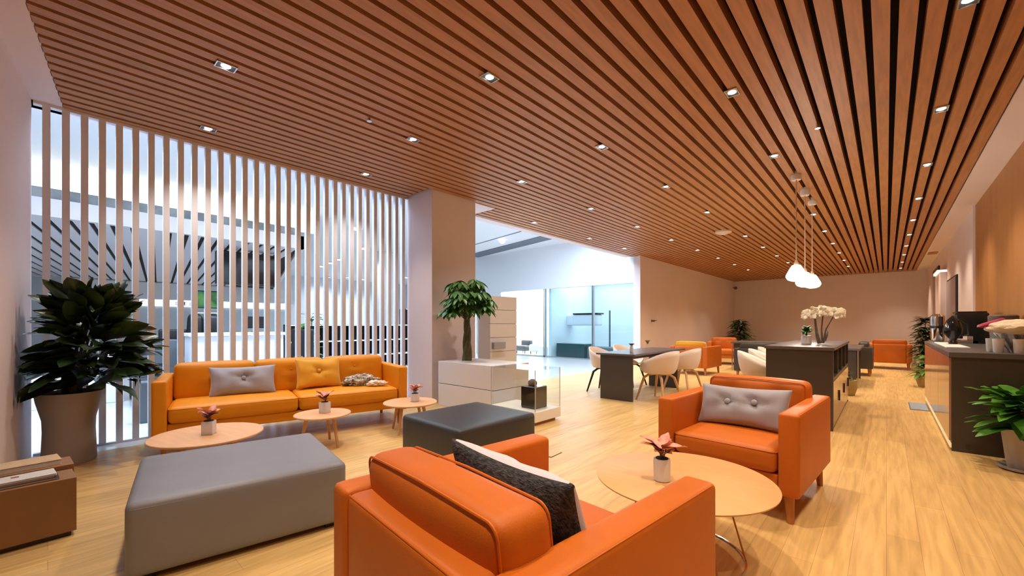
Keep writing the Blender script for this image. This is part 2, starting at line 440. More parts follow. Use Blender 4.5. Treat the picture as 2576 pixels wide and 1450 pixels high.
cl_ = bpy.data.lights.new('canopy_fill_beam', 'SPOT'); cl_.energy = 110; cl_.color = (.85, .92, 1); cl_.spot_size = R(140); cl_.spot_blend = 1; cl_.shadow_soft_size = .04  # added fill spots under the canopy, brightening the lobby below
for x in (-13, -17, -21):
    for y in (-4, -1, 2):
        lo = bpy.data.objects.new('canopy_fill', cl_); C.objects.link(lo); lo.parent = t; lo.location = (x, y, 3.07)
# lobby furniture
def blk(name, label, cat, b, m, bev=0.01, group=None):
    cx, cy = (b[0] + b[1]) / 2, (b[2] + b[3]) / 2
    o = link(name, bx(b[0] - cx, b[1] - cx, b[2] - cy, b[3] - cy, 0, b[5] - b[4], bev=bev), m, loc=(cx, cy, b[4]))
    return tag(o, label, cat, group)
t = thing('reception_counter', 'pinkish white reception counter behind the slatted screen above the amber sofa', 'counter', (-8.3, 2.2, 0))
link('body', bx(-.28, .28, -.7, .62, 0.06, 1.02, bev=0.01), M['screen'], t)
link('worktop', bx(-.33, .33, -.75, .67, 1.02, 1.07, bev=0.01), M['white'], t)
link('plinth', bx(-.25, .25, -.67, .59, 0, .06), M['dgrey'], t)
t = thing('computer_monitor', 'small black monitor standing on the reception counter', 'monitor', (-8.3, 2.45, 1.07))
link('display', bx(-.015, .015, -.16, .16, .07, .28, bev=0.004), M['blackg'], t)
link('stand', bx(-.05, .05, -.05, .05, 0, .012), M['black'], t); link('neck', bx(-.008, .02, -.02, .02, .01, .1), M['black'], t)
t = thing('hanging_display', 'black display hanging below the striped canopy', 'display', (-12.2, 3.5, 2.2))
link('cabinet', bx(-.12, .12, -.75, .65, 0, .82, bev=0.02), M['black'], t)
link('face_panel', bx(.12, .135, -.70, .60, .05, .77), M['blackg'], t)
link('hanger', bx(-.03, .03, -.4, -.34, .82, .90), M['dark'], t); link('hanger', bx(-.03, .03, .3, .36, .82, .90), M['dark'], t)
t = thing('wall_picture', 'green and teal picture hanging above the pale reception counter', 'picture', (-14.2, 3.05, 1.9))
link('picture_panel', bx(-.02, .02, -.30, .26, -.22, .22, bev=0.005), M['greenpic'], t); link('frame', bx(-.03, -.018, -.33, .29, -.25, .25), M['teal'], t)
link('hanging_post', bx(-.06, -.03, -.03, .03, -1.9, 1.15), M['steel'], t)
t = thing('light_strip_fascia', 'bright white sign strip over the far glass office front', 'sign', (-24.3, 4.5, 0))
link('strip', bx(-.05, .05, -3.5, 4.2, 2.02, 2.3), M['striplight'], t)
for q in range(6):
    bm = BM(); y0 = -0.6 + q * .26
    box(bm, .05, .06, y0 + .07, y0 + .10, 2.07, 2.24)
    for r_ in range(3): box(bm, .05, .06, y0, y0 + .17 - .02 * ((q + r_) % 3), 2.09 + r_ * .05, 2.115 + r_ * .05)
    link('letter', bm, M['dgrey'], t)
link('glass_front', bx(-.04, .0, -3.5, 4.2, 0.0, 2.02), M['bluewall'], t)
link('upper_fascia', bx(-.04, .04, -3.9, 4.6, 2.3, 3.05), M['white'], t)
def shelfcase(name, label, loc, w, h, d, cols, rows, m, seed):
    random.seed(seed)
    t = thing(name, label, 'shelf', loc)
    bm = BM(); box(bm, -d / 2, -d / 2 + .02, -w / 2, w / 2, 0, h); box(bm, -d / 2, d / 2, -w / 2, -w / 2 + .02, 0, h); box(bm, -d / 2, d / 2, w / 2 - .02, w / 2, 0, h)
    for i in range(1, cols): box(bm, -d / 2, d / 2, -w / 2 + i * w / cols - .01, -w / 2 + i * w / cols + .01, 0, h)
    link('carcass', bm, m, t)
    for j in range(rows + 1): link('shelf_board', bx(-d / 2, d / 2 + .01, -w / 2, w / 2, j * (h - .03) / rows, j * (h - .03) / rows + .025), M['white'], t)
    return t
shelfcase('low_bookcase', 'long low black bookcase with white shelves seen through the screen', (-10.2, 5.35, 0), 3.4, 1.2, .4, 9, 3, M['black'], 3)
shelfcase('low_bookcase', 'tall dark open shelf behind the right end of the screen', (-12.6, 9.6, 0), 2.6, 1.75, .4, 6, 3, M['black'], 4)
blk('storage_cabinet', 'dark cabinet left of the reception counter behind the screen', 'cabinet', (-9.3, -8.8, 0.9, 1.5, 0, .95), M['dgrey'])
blk('lobby_desk', 'white low desk in the lobby behind the big potted plant', 'desk', (-9.8, -8.9, -0.7, 0.8, 0, .72), M['white'])
blk('leaning_board', 'dark grey board leaning behind the slats beside the sofa', 'board', (-6.9, -6.75, 0.75, 1.0, 0, .5), M['dgrey'])
def office_chair(label, loc, rz):
    t = thing('office_chair', label, 'chair', loc, rz, 'black office chairs in the lobby')
    bm = BM(); rbox(bm, -.24, .24, -.24, .24, .44, .53, .04, n=3); link('seat', bm, M['black'], t, True)
    bm = BM(); rbox(bm, -.22, .22, -.27, -.21, .6, 1.12, .03, n=3); link('backrest', bm, M['black'], t, True)
    bm = BM(); tube(bm, [(0, 0, .07), (0, 0, .45)], .025); tube(bm, [(0, -.1, .45), (0, -.26, .5), (0, -.25, .7)], .015); link('column', bm, M['steel'], t)
    bm = BM()
    for i in range(5): tube(bm, [(0, 0, .09), (.28 * math.cos(i * 1.257), .28 * math.sin(i * 1.257), .03)], .018)
    link('star_base', bm, M['black'], t)
    return t
oc = office_chair('black office chair beside the dark cabinet behind the screen', (-10.1, 1.65, 0), 1.2)
dup(oc, (-11.3, 2.3, 0), 2.2, 'black office chair behind the reception counter further into the lobby')
dup(oc, (-8.3, 3.4, 0), 0.6, 'black office chair right of the reception counter behind the screen')
t = thing('coat_stand', 'coat stand hung with black coats behind the slats left of the counter', 'coat stand', (-9.6, 1.98, 0))
bm = BM(); tube(bm, [(0, 0, 0), (0, 0, 1.5)], .02); box(bm, -.2, .2, -.2, .2, 0, .02); tube(bm, [(0, -.2, 1.42), (0, .2, 1.42)], .012); link('stand', bm, M['steel'], t)
for q, y in enumerate((-.14, .12)):
    bm = BM(); rbox(bm, -.09, .09, y - .11, y + .11, .55, 1.4, .08, crown=(.03, .02, .02), n=4); link('coat', bm, M['black'], t, True)
# square lobby downlights and column
bm = BM(); box(bm, -15.2, -14.6, 8.6, 9.4, 0, 4.05, bev=.02); struct('wall_column', bm, M['lobwall'])
lob = [(-11.57, 6.03), (-14.4, 7.85), (-17.7, 8.44), (-19.0, 8.66), (-20.4, 8.85), (-21.5, 14.4), (-24.5, 13.2), (-24.0, 12.1), (-24.2, 14.3), (-25.0, 11.2)]
first = None
names = ['nearest of the lobby ceiling lights', 'second nearest', 'third nearest', 'fourth nearest', 'fifth nearest', 'beside the pillar', 'sixth nearest', 'leftmost of the far row', 'rightmost of the far row', 'far left one']
for (x, y), nm in zip(lob, names):
    lab = 'square white lobby ceiling light behind the screen, ' + nm
    if first is None:
        first = thing('lobby_light', lab, 'light', (x, y, 4.0), 0, 'square lights on the lobby ceiling')
        link('trim_ring', bx(-.16, .16, -.16, .16, .0, .05, bev=.005), M['white'], first)
        link('diffuser', bx(-.13, .13, -.13, .13, -.012, .0), M['sqlight'], first)
        l = bpy.data.lights.new('lobby_beam', 'SPOT'); l.energy = 260; l.color = (.8, .9, 1); l.spot_size = R(150); l.spot_blend = 1; l.shadow_soft_size = .1
        lo = bpy.data.objects.new('beam', l); C.objects.link(lo); lo.parent = first; lo.location = (0, 0, -.05)
    else: dup(first, (x, y, 4.0), 0, lab)
# wall of offices at the end of the opening
bm = BM(); box(bm, -15.2, -5.62, 12.2, 12.35, 2.5, 4.05); struct('wall_fascia', bm, M['lobwall'])
bm = BM(); box(bm, -13.0, -11.62, 12.2, 12.35, 0, 2.5); box(bm, -5.8, -5.56, 12.05, 12.35, 0, 3.5, bev=.01); struct('wall_office_front', bm, M['lobwall'])
bm = BM(); box(bm, -15, -5.75, 15.4, 15.5, 0, 3.0); box(bm, -9.3, -9.2, 12.4, 15.4, 0, 2.95); struct('wall_office', bm, M['bluewall'])
bm = BM(); box(bm, -15, -9.3, 15.2, 15.38, 0, 3.0); struct('wall_office_white', bm, M['whitewall'])
bm = BM(); box(bm, -15, -5.75, 12.35, 15.5, 3.0, 3.05); struct('ceiling_office', bm, M['white'])
def win(name, x0, x1, m):
    bm = BM(); box(bm, x0, x1, 12.26, 12.275, 0.02, 2.5); o = struct(name, bm, m); 
    bm = BM(); box(bm, x0, x0 + .02, 12.22, 12.32, 0, 2.5); box(bm, x1 - .02, x1, 12.22, 12.32, 0, 2.5); box(bm, x0, x1, 12.22, 12.32, 0, .04)
    link('window_frame', bm, M['steel'], o); return o
win('window_1', -11.6, -9.4, M['glass']); win('window_2', -9.36, -7.35, M['blueglass']); win('window_3', -7.33, -5.8, M['blueglass'])
area('office_fill_left', (-11.5, 14.0, 2.9), 4, 2, 330, (1.0, 0.98, 0.9))  # added unseen lamp brightening the left office, hidden behind the fascia
bm = BM(); prism(bm, [(-12.9, 11.55), (-6.2, 10.2), (-6.2, 10.75), (-12.9, 12.2)], 4.03, 4.06); struct('trim_6', bm, M['groove'])
bm = BM(); prism(bm, [(-15.2, 11.0), (-6.06, 9.2), (-6.06, 9.25), (-15.2, 11.05)], 4.04, 4.06); struct('trim_7', bm, M['groove'])
t = thing('dome_light', 'small white dome light on the lobby ceiling beside the pillar', 'light', (-9.6, 10.2, 4.05))
bm = BM(); lathe(bm, [(.10, 0), (.11, -.03), (.09, -.09), (.04, -.13)], 20); link('dome', bm, M['sqlight'], t, True)
link('ceiling_plate', bx(-.13, .13, -.13, .13, -.008, 0), M['white'], t)
t = thing('wall_cabinet', 'pale wall cabinet with dark top inside the blue glass office', 'cabinet', (-8.6, 13.6, 1.15))
link('body', bx(-.75, .75, -.2, .2, 0, .42, bev=.06), M['lobwall'], t); link('dark_top', bx(-.3, .78, -.22, .22, .42, .47), M['black'], t)
t = thing('standing_pole', 'slim dark pole standing inside the blue glass office', 'pole', (-7.4, 13.5, 0))
bm = BM(); tube(bm, [(0, 0, 0.02), (0, 0, 1.7)], .03); link('pole', bm, M['dgrey'], t); link('foot', bx(-.15, .15, -.15, .15, 0, .02), M['dgrey'], t)
blk('low_cabinet', 'dark teal low cabinet behind the blue glass', 'cabinet', (-9.1, -7.9, 12.6, 13.1, 0, .5), M['teal'])
blk('low_cabinet', 'dark blue-grey low cabinet at the right behind the blue glass', 'cabinet', (-7.8, -6.4, 12.6, 13.1, 0, .42), M['dgrey'], .05)
def plush(label, x, y, w, h, m):
    t = thing('lounge_chair', label, 'chair', (x, y, 0), 0)
    bm = BM(); rbox(bm, -w / 2, w / 2, -.25, .25, .1, h * .6, .08, n=4); link('seat', bm, m, t, True)
    bm = BM(); rbox(bm, -w / 2, w / 2, .12, .3, .2, h, .08, n=4); link('backrest', bm, m, t, True)
    for a in (-.8, .8):
        for b in (-.18, .2): link('leg', leg_taper(a * w / 2, b, .12), M['black'], t)
plush('dark grey lounge chair behind the clear office glass', -11.2, 13.2, .55, .55, M['dgrey'])
plush('pale grey lounge chair behind the clear office glass', -10.4, 13.2, .7, .65, M['lobwall'])
blk('flower_box', 'white box with green top behind the clear office glass', 'box', (-9.95, -9.5, 12.6, 12.9, 0, .35), M['whitewall'])

# ------------------------------------------------------------------ slatted screen
t = thing('slatted_screen', 'tall white vertical slat screen dividing the lounge from the lobby', 'partition', (-5.87, 0, 0))
for k in range(33):
    y = -0.008 + 0.125 * k
    if y > 3.93: break
    link('slat', bx(-.03, .03, y - .026, y + .026, .02, 3.26), M['screen'], t)
link('top_rail', bx(-.035, .035, -.09, 3.94, 3.255, 3.28), M['screen'], t)
link('bottom_rail', bx(-.035, .035, -.09, 3.94, 0.0, .02), M['screen'], t)

# ------------------------------------------------------------------ downlights
def vis(x, y, z):
    s_, c_ = math.sin(YAW), math.cos(YAW); xr = c_ * x + s_ * y; zf = -s_ * x + c_ * y
    if zf < .3: return False
    u = 1288 + F_PX * xr / zf; v = HORIZON + F_PX * (CAM_H - z) / zf
    return -10 < u < 2586 and -12 < v < 1450
cols = [(-5.31, 'first', [1.13, 2.92, 6.6, 8.70, 10.5]),
        (-3.92, 'second', [0.95, 2.72, 4.58, 6.48, 8.33, 10.2, 12.1, 14.0, 15.9, 17.8]),
        (-2.46, 'third', [0.6, 2.46, 4.30, 6.19, 8.11, 10.9, 12.8, 14.7, 16.6, 18.5, 20.5]),
        (-1.02, 'fourth', [0.35, 2.2, 4.06, 5.94, 9.6, 11.5, 13.4, 15.3, 17.2, 19.1]),
        (0.39, 'fifth', [0.2, 2.05, 3.90, 5.71, 7.58, 9.52, 11.43, 13.25, 15.1, 17.0, 19.0, 21.0])]
ords = ['nearest', 'second nearest', 'third nearest', 'fourth nearest', 'fifth nearest', 'sixth nearest', 'seventh nearest', 'eighth nearest', 'ninth nearest', 'tenth nearest', 'eleventh nearest', 'twelfth nearest']
sp = bpy.data.lights.new('downlight_beam', 'SPOT'); sp.energy = SPOT_W; sp.color = WARM; sp.spot_size = R(104); sp.spot_blend = 1.0; sp.shadow_soft_size = 0.04
dl0 = None
sp2 = sp.copy(); sp2.color = NEUTRAL; sp2.energy = SPOT_W * .72
sp3 = sp.copy(); sp3.energy = SPOT_W * 1.15
for x, cn, ys in cols:
    k = 0
    for y in ys:
        if vis(x, y, ZC): lab = 'square downlight in slat ceiling, %s row from the screen, %s' % (cn, ords[k]); k += 1
        else: lab = 'square downlight in slat ceiling above and outside the view'
        if dl0 is None:
            dl0 = thing('downlight', lab, 'light', (x, y, ZC), 0, 'square downlights in the wooden slat ceiling')
            bm = BM()
            for q in ((-.05, -.042, -.07, .07), (.042, .05, -.07, .07), (-.05, .05, -.07, -.062), (-.05, .05, .062, .07)): box(bm, *q, -.012, .0)
            link('frame', bm, M['steel'], dl0)
            bm = BM(); lathe(bm, [(.034, -.006), (.030, -.009)], 20); link('lens', bm, M['lens'], dl0, True)
            link('recess', bx(-.042, .042, -.062, .062, -.004, .0), M['dgrey'], dl0)
            lo = bpy.data.objects.new('beam', sp2); C.objects.link(lo); lo.parent = dl0; lo.location = (0, 0, -.03)
        else:
            q = dup(dl0, (x, y, ZC), 0, lab)
            for c_ in q.children:
                if c_.type == 'LIGHT': c_.data = sp3 if y > 9 else (sp2 if x < -2 else sp)
t = thing('smoke_detector', 'cream smoke detector on the wooden slat ceiling', 'smoke detector', (-2.70, 10.04, ZC))
bm = BM(); lathe(bm, [(.17, 0), (.17, -.03), (.11, -.06), (.0001, -.062)], 24, cap1=False); link('casing', bm, M['plaster'], t, True)
bm = BM(); lathe(bm, [(.05, -.06), (.045, -.075)], 16); link('sensor', bm, M['white'], t)
for i, (x, y, lab) in enumerate(((-0.53, 5.335, 'small sprinkler head hanging in a slat gap near the pendants'), (-3.85, 2.15, 'small sprinkler head among the slats above the amber sofa'), (-5.5, 8.9, 'small sprinkler head near the ceiling edge above the opening'))):
    t = thing('sprinkler_head', lab, 'sprinkler', (x, y, ZC), 0, 'ceiling sprinkler heads')
    bm = BM(); tube(bm, [(0, 0, .12), (0, 0, -.03)], .012); link('stem', bm, M['steel'], t)
    bm = BM(); lathe(bm, [(.025, -.034), (.025, -.03)], 12); link('deflector', bm, M['steel'], t)

# ------------------------------------------------------------------ pendants
pd = None
for (y, z, lab) in ((6.93, 1.90, 'leftmost and nearest of three glowing glass pendant lamps'), (7.76, 1.875, 'middle one of three glowing glass pendant lamps'), (8.59, 1.91, 'rightmost and furthest of three glowing glass pendant lamps')):
    if pd is None:
        pd = thing('pendant_lamp', lab, 'lamp', (-.93, y, z), 0, 'three pendant lamps over the counter')
        bm = BM(); lathe(bm, [(.05, .13), (.075, .09), (.12, .0), (.125, -.03), (.10, -.07), (.05, -.09)], 24); link('shade', bm, M['shade'], pd, True)
        bm = BM(); lathe(bm, [(.028, .12), (.03, .16), (.014, .2)], 12); link('cap', bm, M['plaster'], pd, True)
        bm = BM(); tube(bm, [(0, 0, .19), (0, 0, ZC - 1.9 + .06)], .008); link('cord', bm, M['plaster'], pd)
        bm = BM(); lathe(bm, [(.062, ZC - 1.9 + .05), (.062, ZC - 1.9 - .06), (.055, ZC - 1.9 - .07)], 20); link('ceiling_canopy', bm, M['wpot'], pd, True)
        l = bpy.data.lights.new('pendant_bulb', 'POINT'); l.energy = 26; l.color = (1, .84, .66); l.shadow_soft_size = .13
        lo = bpy.data.objects.new('bulb', l); C.objects.link(lo); lo.parent = pd; lo.location = (0, 0, -.24)
    else: dup(pd, (-.93, y, z), 0, lab)

# ------------------------------------------------------------------ seating
def pip(bm, x0, x1, y0, y1, z, r=0.004, c=0.03):
    """piping loop around a horizontal rounded rectangle"""
    pts = []
    for (cx, cy, a0) in ((x1 - c, y1 - c, 0), (x0 + c, y1 - c, 90), (x0 + c, y0 + c, 180), (x1 - c, y0 + c, 270)):
        for k in range(5):
            a = R(a0 + k * 22.5); pts.append((cx + c * math.cos(a), cy + c * math.sin(a), z))
    tube(bm, pts, r, 6, closed=True)
AW, AD, AH = 0.445, 0.49, 0.676
def make_armchair(label, loc, rz, m, backm=None, group='orange leather armchairs', lowback=False):
    t = thing('armchair', label, 'armchair', loc, rz, group)
    a = .115
    for s_ in (-1, 1):
        bm = BM(); x0, x1 = sorted((s_ * AW, s_ * (AW - a))); rbox(bm, x0, x1, -AD + .0, AD, .17, AH, .022, n=4); ar = link('armrest', bm, m, t, True)
        bm = BM(); xo = s_ * (AW - .0064); tube(bm, [(xo, -AD + .0064, .19), (xo, -AD + .0064, AH - .025), (xo - s_ * .003, -AD + .012, AH - .0075), (xo, -AD + .03, AH - .0064), (xo, AD - .03, AH - .0064)], .0028, 6); link('seam', bm, m, ar, True)
    bm = BM(); rbox(bm, -AW + a, AW - a, -AD + .005, -AD + .12, .17, AH - .006, .025, n=4); bf = link('back_frame', bm, m, t, True)
    bm = BM(); q7 = .0073; tube(bm, [(-AW + a + .01, -AD + .005 + q7, AH - .006 - q7), (AW - a - .01, -AD + .005 + q7, AH - .006 - q7)], .003, 6); link('seam', bm, m, bf, True)
    bm = BM(); rbox(bm, -AW + a, AW - a, -AD + .11, AD - .02, .19, .29, .012, n=3); link('seat_frame', bm, m, t, True)
    bm = BM(); rbox(bm, -AW + a + .004, AW - a - .004, -AD + .20, AD + .0, .29, .445, .045, crown=(0, 0.006, .018), n=8); s = link('seat_cushion', bm, m, t, True)
    bm = BM(); pip(bm, -AW + a + .006, AW - a - .006, -AD + .2, AD - .004, .425, .0035, .04); link('piping', bm, m, s, True)
    y0, y1 = -AD + .115, -AD + .30
    dims = [(1, 1, .62, -.16, .02, .045), (1, 1, .62, .16, .02, .045)]
    dims = [(1, 1, dz, dx, .022, .05) for dx in (-.17, .17) for dz in (.1,)]
    bm = BM(); rbox(bm, -AW + a - .02, AW - a + .02, y0, y1, .42, .785, .05, crown=(.006, .02, .012), dim=dims, n=12)
    for v in bm.verts: v.co.y -= (v.co.z - .42) * .12
    b = link('back_cushion', bm, backm or m, t, True)
    bm = BM()
    xs_, zt, cr = AW - a + .02 - .014, .785 - .008, .036
    for yy_ in (y0 + .010, y1 - .010):
        pts = [(-xs_ - .002, .5)]
        for k in range(6): an = R(180 - k * 18); pts.append((-xs_ + cr + cr * math.cos(an), zt - cr + cr * math.sin(an)))
        pts.append((0, zt + .008))
        for k in range(6): an = R(90 - k * 18); pts.append((xs_ - cr + cr * math.cos(an), zt - cr + cr * math.sin(an)))
        pts.append((xs_ + .002, .5))
        tube(bm, [(px, yy_ - (pz - .42) * .12, pz) for px, pz in pts], .004, 6)
    link('piping', bm, backm or m, b, True)
    for sx in (-1, 1):
        for sy in (-1, 1):
            bm = BM(); x = sx * (AW - .07); y = sy * (AD - .07)
            tube(bm, [(x + sx * .012, y + sy * .012, 0), (x, y, .175)], [.019, .03], 10); link('leg', bm, M['legw'], t, True)
    return t
ac = make_armchair('orange leather armchair facing the camera with grey buttoned cushion', (-.79, 3.49, 0), R(175.9), M['orange'])
dup(ac, (-.925, 1.095, 0), R(-6), 'orange leather armchair in the foreground seen from behind')
dup(ac, (.06, 15.5, 0), R(0), 'red-orange armchair at the far right with its back to us')
far1 = make_armchair('orange armchair with yellow-topped back beyond the white chairs', (-3.52, 10.75, 0), R(-3), M['orange'], M['yellow'])
dup(ac, (-3.72, 13.9, 0), R(195), 'far orange armchair facing us left of the corner plant')
dk = make_armchair('charcoal armchair beside the far red-orange armchair', (-.72, 13.1, 0), R(90), M['cab'], None, 'charcoal armchairs')
dup(dk, (-2.1, 10.75, 0), R(0), 'charcoal armchair with wooden legs behind the white chairs')

# amber sofa against the screen; local +y is its front
def make_sofa():
    t = thing('sofa', 'long amber orange leather sofa against the white slatted screen', 'sofa')
    L, D = 1.2, .85
    a = .11
    # local: x along length, y=0 front .. -D back
    for s_ in (-1, 1):
        bm = BM(); x0, x1 = sorted((s_ * L, s_ * (L - a))); rbox(bm, x0, x1, -D, 0, .17, .695, .022, n=4)
        link('armrest', bm, M['amber'], t, True)
    bm = BM(); rbox(bm, -L + a, L - a, -D + .003, -D + .12, .17, .69, .025, n=6); link('back_frame', bm, M['amber'], t, True)
    bm = BM(); rbox(bm, -L + a, L - a, -D + .1, -.03, .19, .29, .012, n=5); link('seat_frame', bm, M['amber'], t, True)
    w_ = 2 * (L - a)
    for i in range(2):
        x0 = -L + a + i * w_ / 2 + .003; x1 = x0 + w_ / 2 - .006
        bm = BM(); rbox(bm, x0, x1, -D + .22, 0, .29, .445, .045, crown=(0, .006, .02), n=10); s = link('seat_cushion', bm, M['amber'], t, True)
        bm = BM(); pip(bm, x0 + .004, x1 - .004, -D + .22, -.004, .425, .0035, .04); link('piping', bm, M['amber'], s, True)
    for i in range(3):
        x0 = -L + a + i * w_ / 3 + .003; x1 = x0 + w_ / 3 - .006
        xc = 0
        dims = [(1, 1, dz, dx, .022, .035) for dx in (0,) for dz in (-.06, .07)]
        bm = BM(); rbox(bm, x0, x1, -D + .115, -D + .27, .42, .80, .05, crown=(.004, .02, .012), dim=dims, n=12)
        for v in bm.verts: v.co.y -= (v.co.z - .42) * .12
        b = link('back_cushion', bm, M['amber'], t, True)
        bm = BM()
        for dz in (-.06, .07): sphere(bm, ((x0 + x1) / 2, -D + .268 - (.61 + dz - .42) * .12, .61 + dz), .014, (1, .6, 1))
        link('buttons', bm, M['amber'], b, True)
    for sx in (-1, 1):
        for y in (-.08, -D + .08): link('leg', leg_taper(sx * (L - .08), y, .175, .018, .028), M['legw'], t, True)
    return t
sofa = make_sofa()
SA = R(-13)  # length axis direction: (sin13, cos13)
# local y (front) -> world +x rotated: front normal = (cos13, -sin13)
sofa.rotation_euler = (0, 0, R(-90 - 13))
ux, uy = math.sin(R(13)), math.cos(R(13))
FL = Vector((-4.92, .62, 0))
sofa.location = FL + Vector((ux, uy, 0)) * 1.2
def on_sofa(s_, back, z):  # s_ metres from left end, back metres behind the front edge
    return Vector((FL.x + ux * s_ - uy * back, FL.y + uy * s_ + ux * back, z))

# ottomans
def ottoman(label, loc, rz, w_, d, h, m):
    t = thing('ottoman', label, 'ottoman', loc, rz, 'square leather ottomans')
    bm = BM(); rbox(bm, -w_ / 2, w_ / 2, -d / 2, d / 2, .03, h, .035, crown=(.008, .008, .010), n=10); c = link('upholstered_block', bm, m, t, True)
    bm = BM(); pip(bm, -w_ / 2 + .002, w_ / 2 - .002, -d / 2 + .002, d / 2 - .002, h - .03, .003, .035); link('seam', bm, m, c, True)
    for sx in (-1, 1):
        for sy in (-1, 1): link('foot', bx(sx * (w_ / 2 - .08) - .03, sx * (w_ / 2 - .08) + .03, sy * (d / 2 - .08) - .03, sy * (d / 2 - .08) + .03, 0, .04), M['black'], t)
    return t
ottoman('large grey leather ottoman left of the foreground armchair', (-2.96, .80, 0), R(-10), .91, .99, .385, M['gott'])
ottoman('black leather ottoman in front of the white display unit', (-2.885, 2.62, 0), R(-2), .84, .92, .385, M['bott'])

# ------------------------------------------------------------------ tables
def side_table(label, loc, r, h, nl=3, rot=0):
    t = thing('side_table', label, 'table', loc, rot, 'small round beech side tables by the sofa')
    bm = BM(); lathe(bm, [(r - .012, h - .02), (r, h - .012), (r, h - .004), (r - .004, h)], 56); link('tabletop', bm, M['beech'], t, True)
    bm = BM(); lathe(bm, [(r * .55, h - .035), (r * .55, h - .02)], 24); link('under_frame', bm, M['beechleg'], t)
    for k in range(nl):
        a = 2 * PI * k / nl + .3
        bm = BM(); tube(bm, [(r * .78 * math.cos(a), r * .78 * math.sin(a), 0), (r * .55 * math.cos(a), r * .55 * math.sin(a), h - .02)], [.012, .02], 10)
        link('leg', bm, M['beechleg'], t, True)
    return t
side_table('round beech side table at the left end of the amber sofa', (-4.07, .865, 0), .385, .335, 4, .2)
side_table('small round beech side table before the middle of the amber sofa', (-4.22, 1.85, 0), .265, .32, 3, 2.1)
side_table('round beech side table at the right end of the amber sofa', (-4.05, 2.77, 0), .30, .33, 4, .1)
t = thing('coffee_table', 'large round pale wood coffee table with thin wire legs', 'table', (-.815, 2.275, 0))
bm = BM(); lathe(bm, [(.425, .385), (.448, .39), (.45, .397), (.446, .40)], 80); link('tabletop', bm, M['oak'], t, True)
bm = BM(); tube(bm, [(.30 * math.cos(a * PI / 24), .30 * math.sin(a * PI / 24), .006) for a in range(48)], .006, 8, closed=True); link('floor_ring', bm, M['chrome'], t, True)
bm = BM(); tube(bm, [(.2 * math.cos(a * PI / 24), .2 * math.sin(a * PI / 24), .38) for a in range(48)], .005, 8, closed=True); link('top_ring', bm, M['black'], t, True)
for k in range(6):
    a = k * PI / 3 + .35
    bm = BM(); tube(bm, [(.30 * math.cos(a), .30 * math.sin(a), .008), (.2 * math.cos(a + .12), .2 * math.sin(a + .12), .382)], .0045, 8); link('wire_leg', bm, M['legw'], t, True)

def pink_plant(label, loc, square, sc=1.0, seed=1, h=.085, spread=1.0):
    random.seed(seed)
    t = thing('potted_pink_flower', label, 'plant', loc, seed * 1.0, 'pink flowers in small white pots')
    if square:
        q = .036 * sc
        bm = BM(); box(bm, -q, q, -q, q, 0, h, bev=.003)
    else:
        bm = BM(); lathe(bm, [(.034 * sc, 0), (.041 * sc, .004), (.043 * sc, h - .01), (.040 * sc, h)], 28)
    link('pot', bm, M['wpot'], t, True)
    bm = BM(); lathe(bm, [(.033 * sc, h - .002), (.03 * sc, h + .004)], 20); link('soil', bm, M['soil'], t)
    bm = BM()
    for k in range(5):
        a = random.uniform(0, 6.28); tube(bm, [(0.008 * math.cos(a), .008 * math.sin(a), h), (.02 * math.cos(a), .02 * math.sin(a), h + .05)], .003, 6)
    link('stems', bm, M['twig'], t)
    bm = BM()
    for k in range(8):
        a = random.uniform(0, 6.28); leaf(bm, (0.006 * math.cos(a), .006 * math.sin(a), h + .015 + .004 * k), (math.cos(a), math.sin(a), random.uniform(.3, .9)), .07 * spread, .045, .15, .2)
    link('red_leaves', bm, M['redleaf'], t, True)
    bm = BM()
    for k in range(9):
        a = random.uniform(0, 6.28); e = random.uniform(.1, 1.0)
        leaf(bm, (.004 * math.cos(a), .004 * math.sin(a), h + .05), (math.cos(a), math.sin(a), e), (.085 + .03 * random.random()) * spread, .05, .1, .25, wave=.1)
    link('petals', bm, M['pink'], t, True)
pink_plant('pink flower in a white square pot on the left side table', (-4.05, .865, .335), True, 1.1, 1, .105, 1.05)
pink_plant('pink flower in a white square pot on the middle side table', (-4.22, 1.87, .32), True, 1.1, 2, .11, 1.05)
pink_plant('pink flower in a tapered white pot on the right side table', (-4.03, 2.82, .33), False, 1.2, 3, .09, 1.0)
pink_plant('pink flower in a round white pot on the large coffee table', (-.875, 2.15, .40), False, 1.0, 4, .115, 1.15)

# ------------------------------------------------------------------ cushions
def cushion(label, w_, h_, th, m, loc, rz, tilt, dims=(), btn=None, roll=0, seed=0, name='throw_pillow'):
    o = link(name, pillow(w_, h_, th, dims, seed=seed), m, None, True)
    o.rotation_mode = 'XYZ'
    o.matrix_world = Matrix.Translation(loc) @ Matrix.Rotation(rz, 4, 'Z') @ Matrix.Rotation(tilt, 4, 'X') @ Matrix.Rotation(roll, 4, 'Y')
    tag(o, label, 'cushion')
    if btn:
        for (bx_, bz_) in btn:
            bm = BM(); sphere(bm, (bx_, th / 2 - .028, bz_), .021, (1, .5, 1), 16, 10); link('button', bm, m, o, True)
    return o
cushion('lavender grey cushion with two buttons on the facing armchair', .62, .31, .17, M['gcush'], (-.80, 3.47, .60), R(175.9), R(20), ((-.09, .03, .04, .045), (.09, .02, .04, .045)), ((-.09, .03), (.09, .02)), R(1), 3)
cushion('long grey buttoned cushion on the left of the amber sofa', .62, .33, .17, M['gcush'], on_sofa(.72, .47, .60), R(-103), R(20), ((0, .02, .05, .05),), ((0, .02),), R(0), 5)
cushion('mustard yellow buttoned cushion in the middle of the amber sofa', .50, .36, .16, M['yellow'], on_sofa(1.48, .50, .63), R(-103), R(18), ((0, .02, .045, .05),), ((0, .02),), R(0), 9)
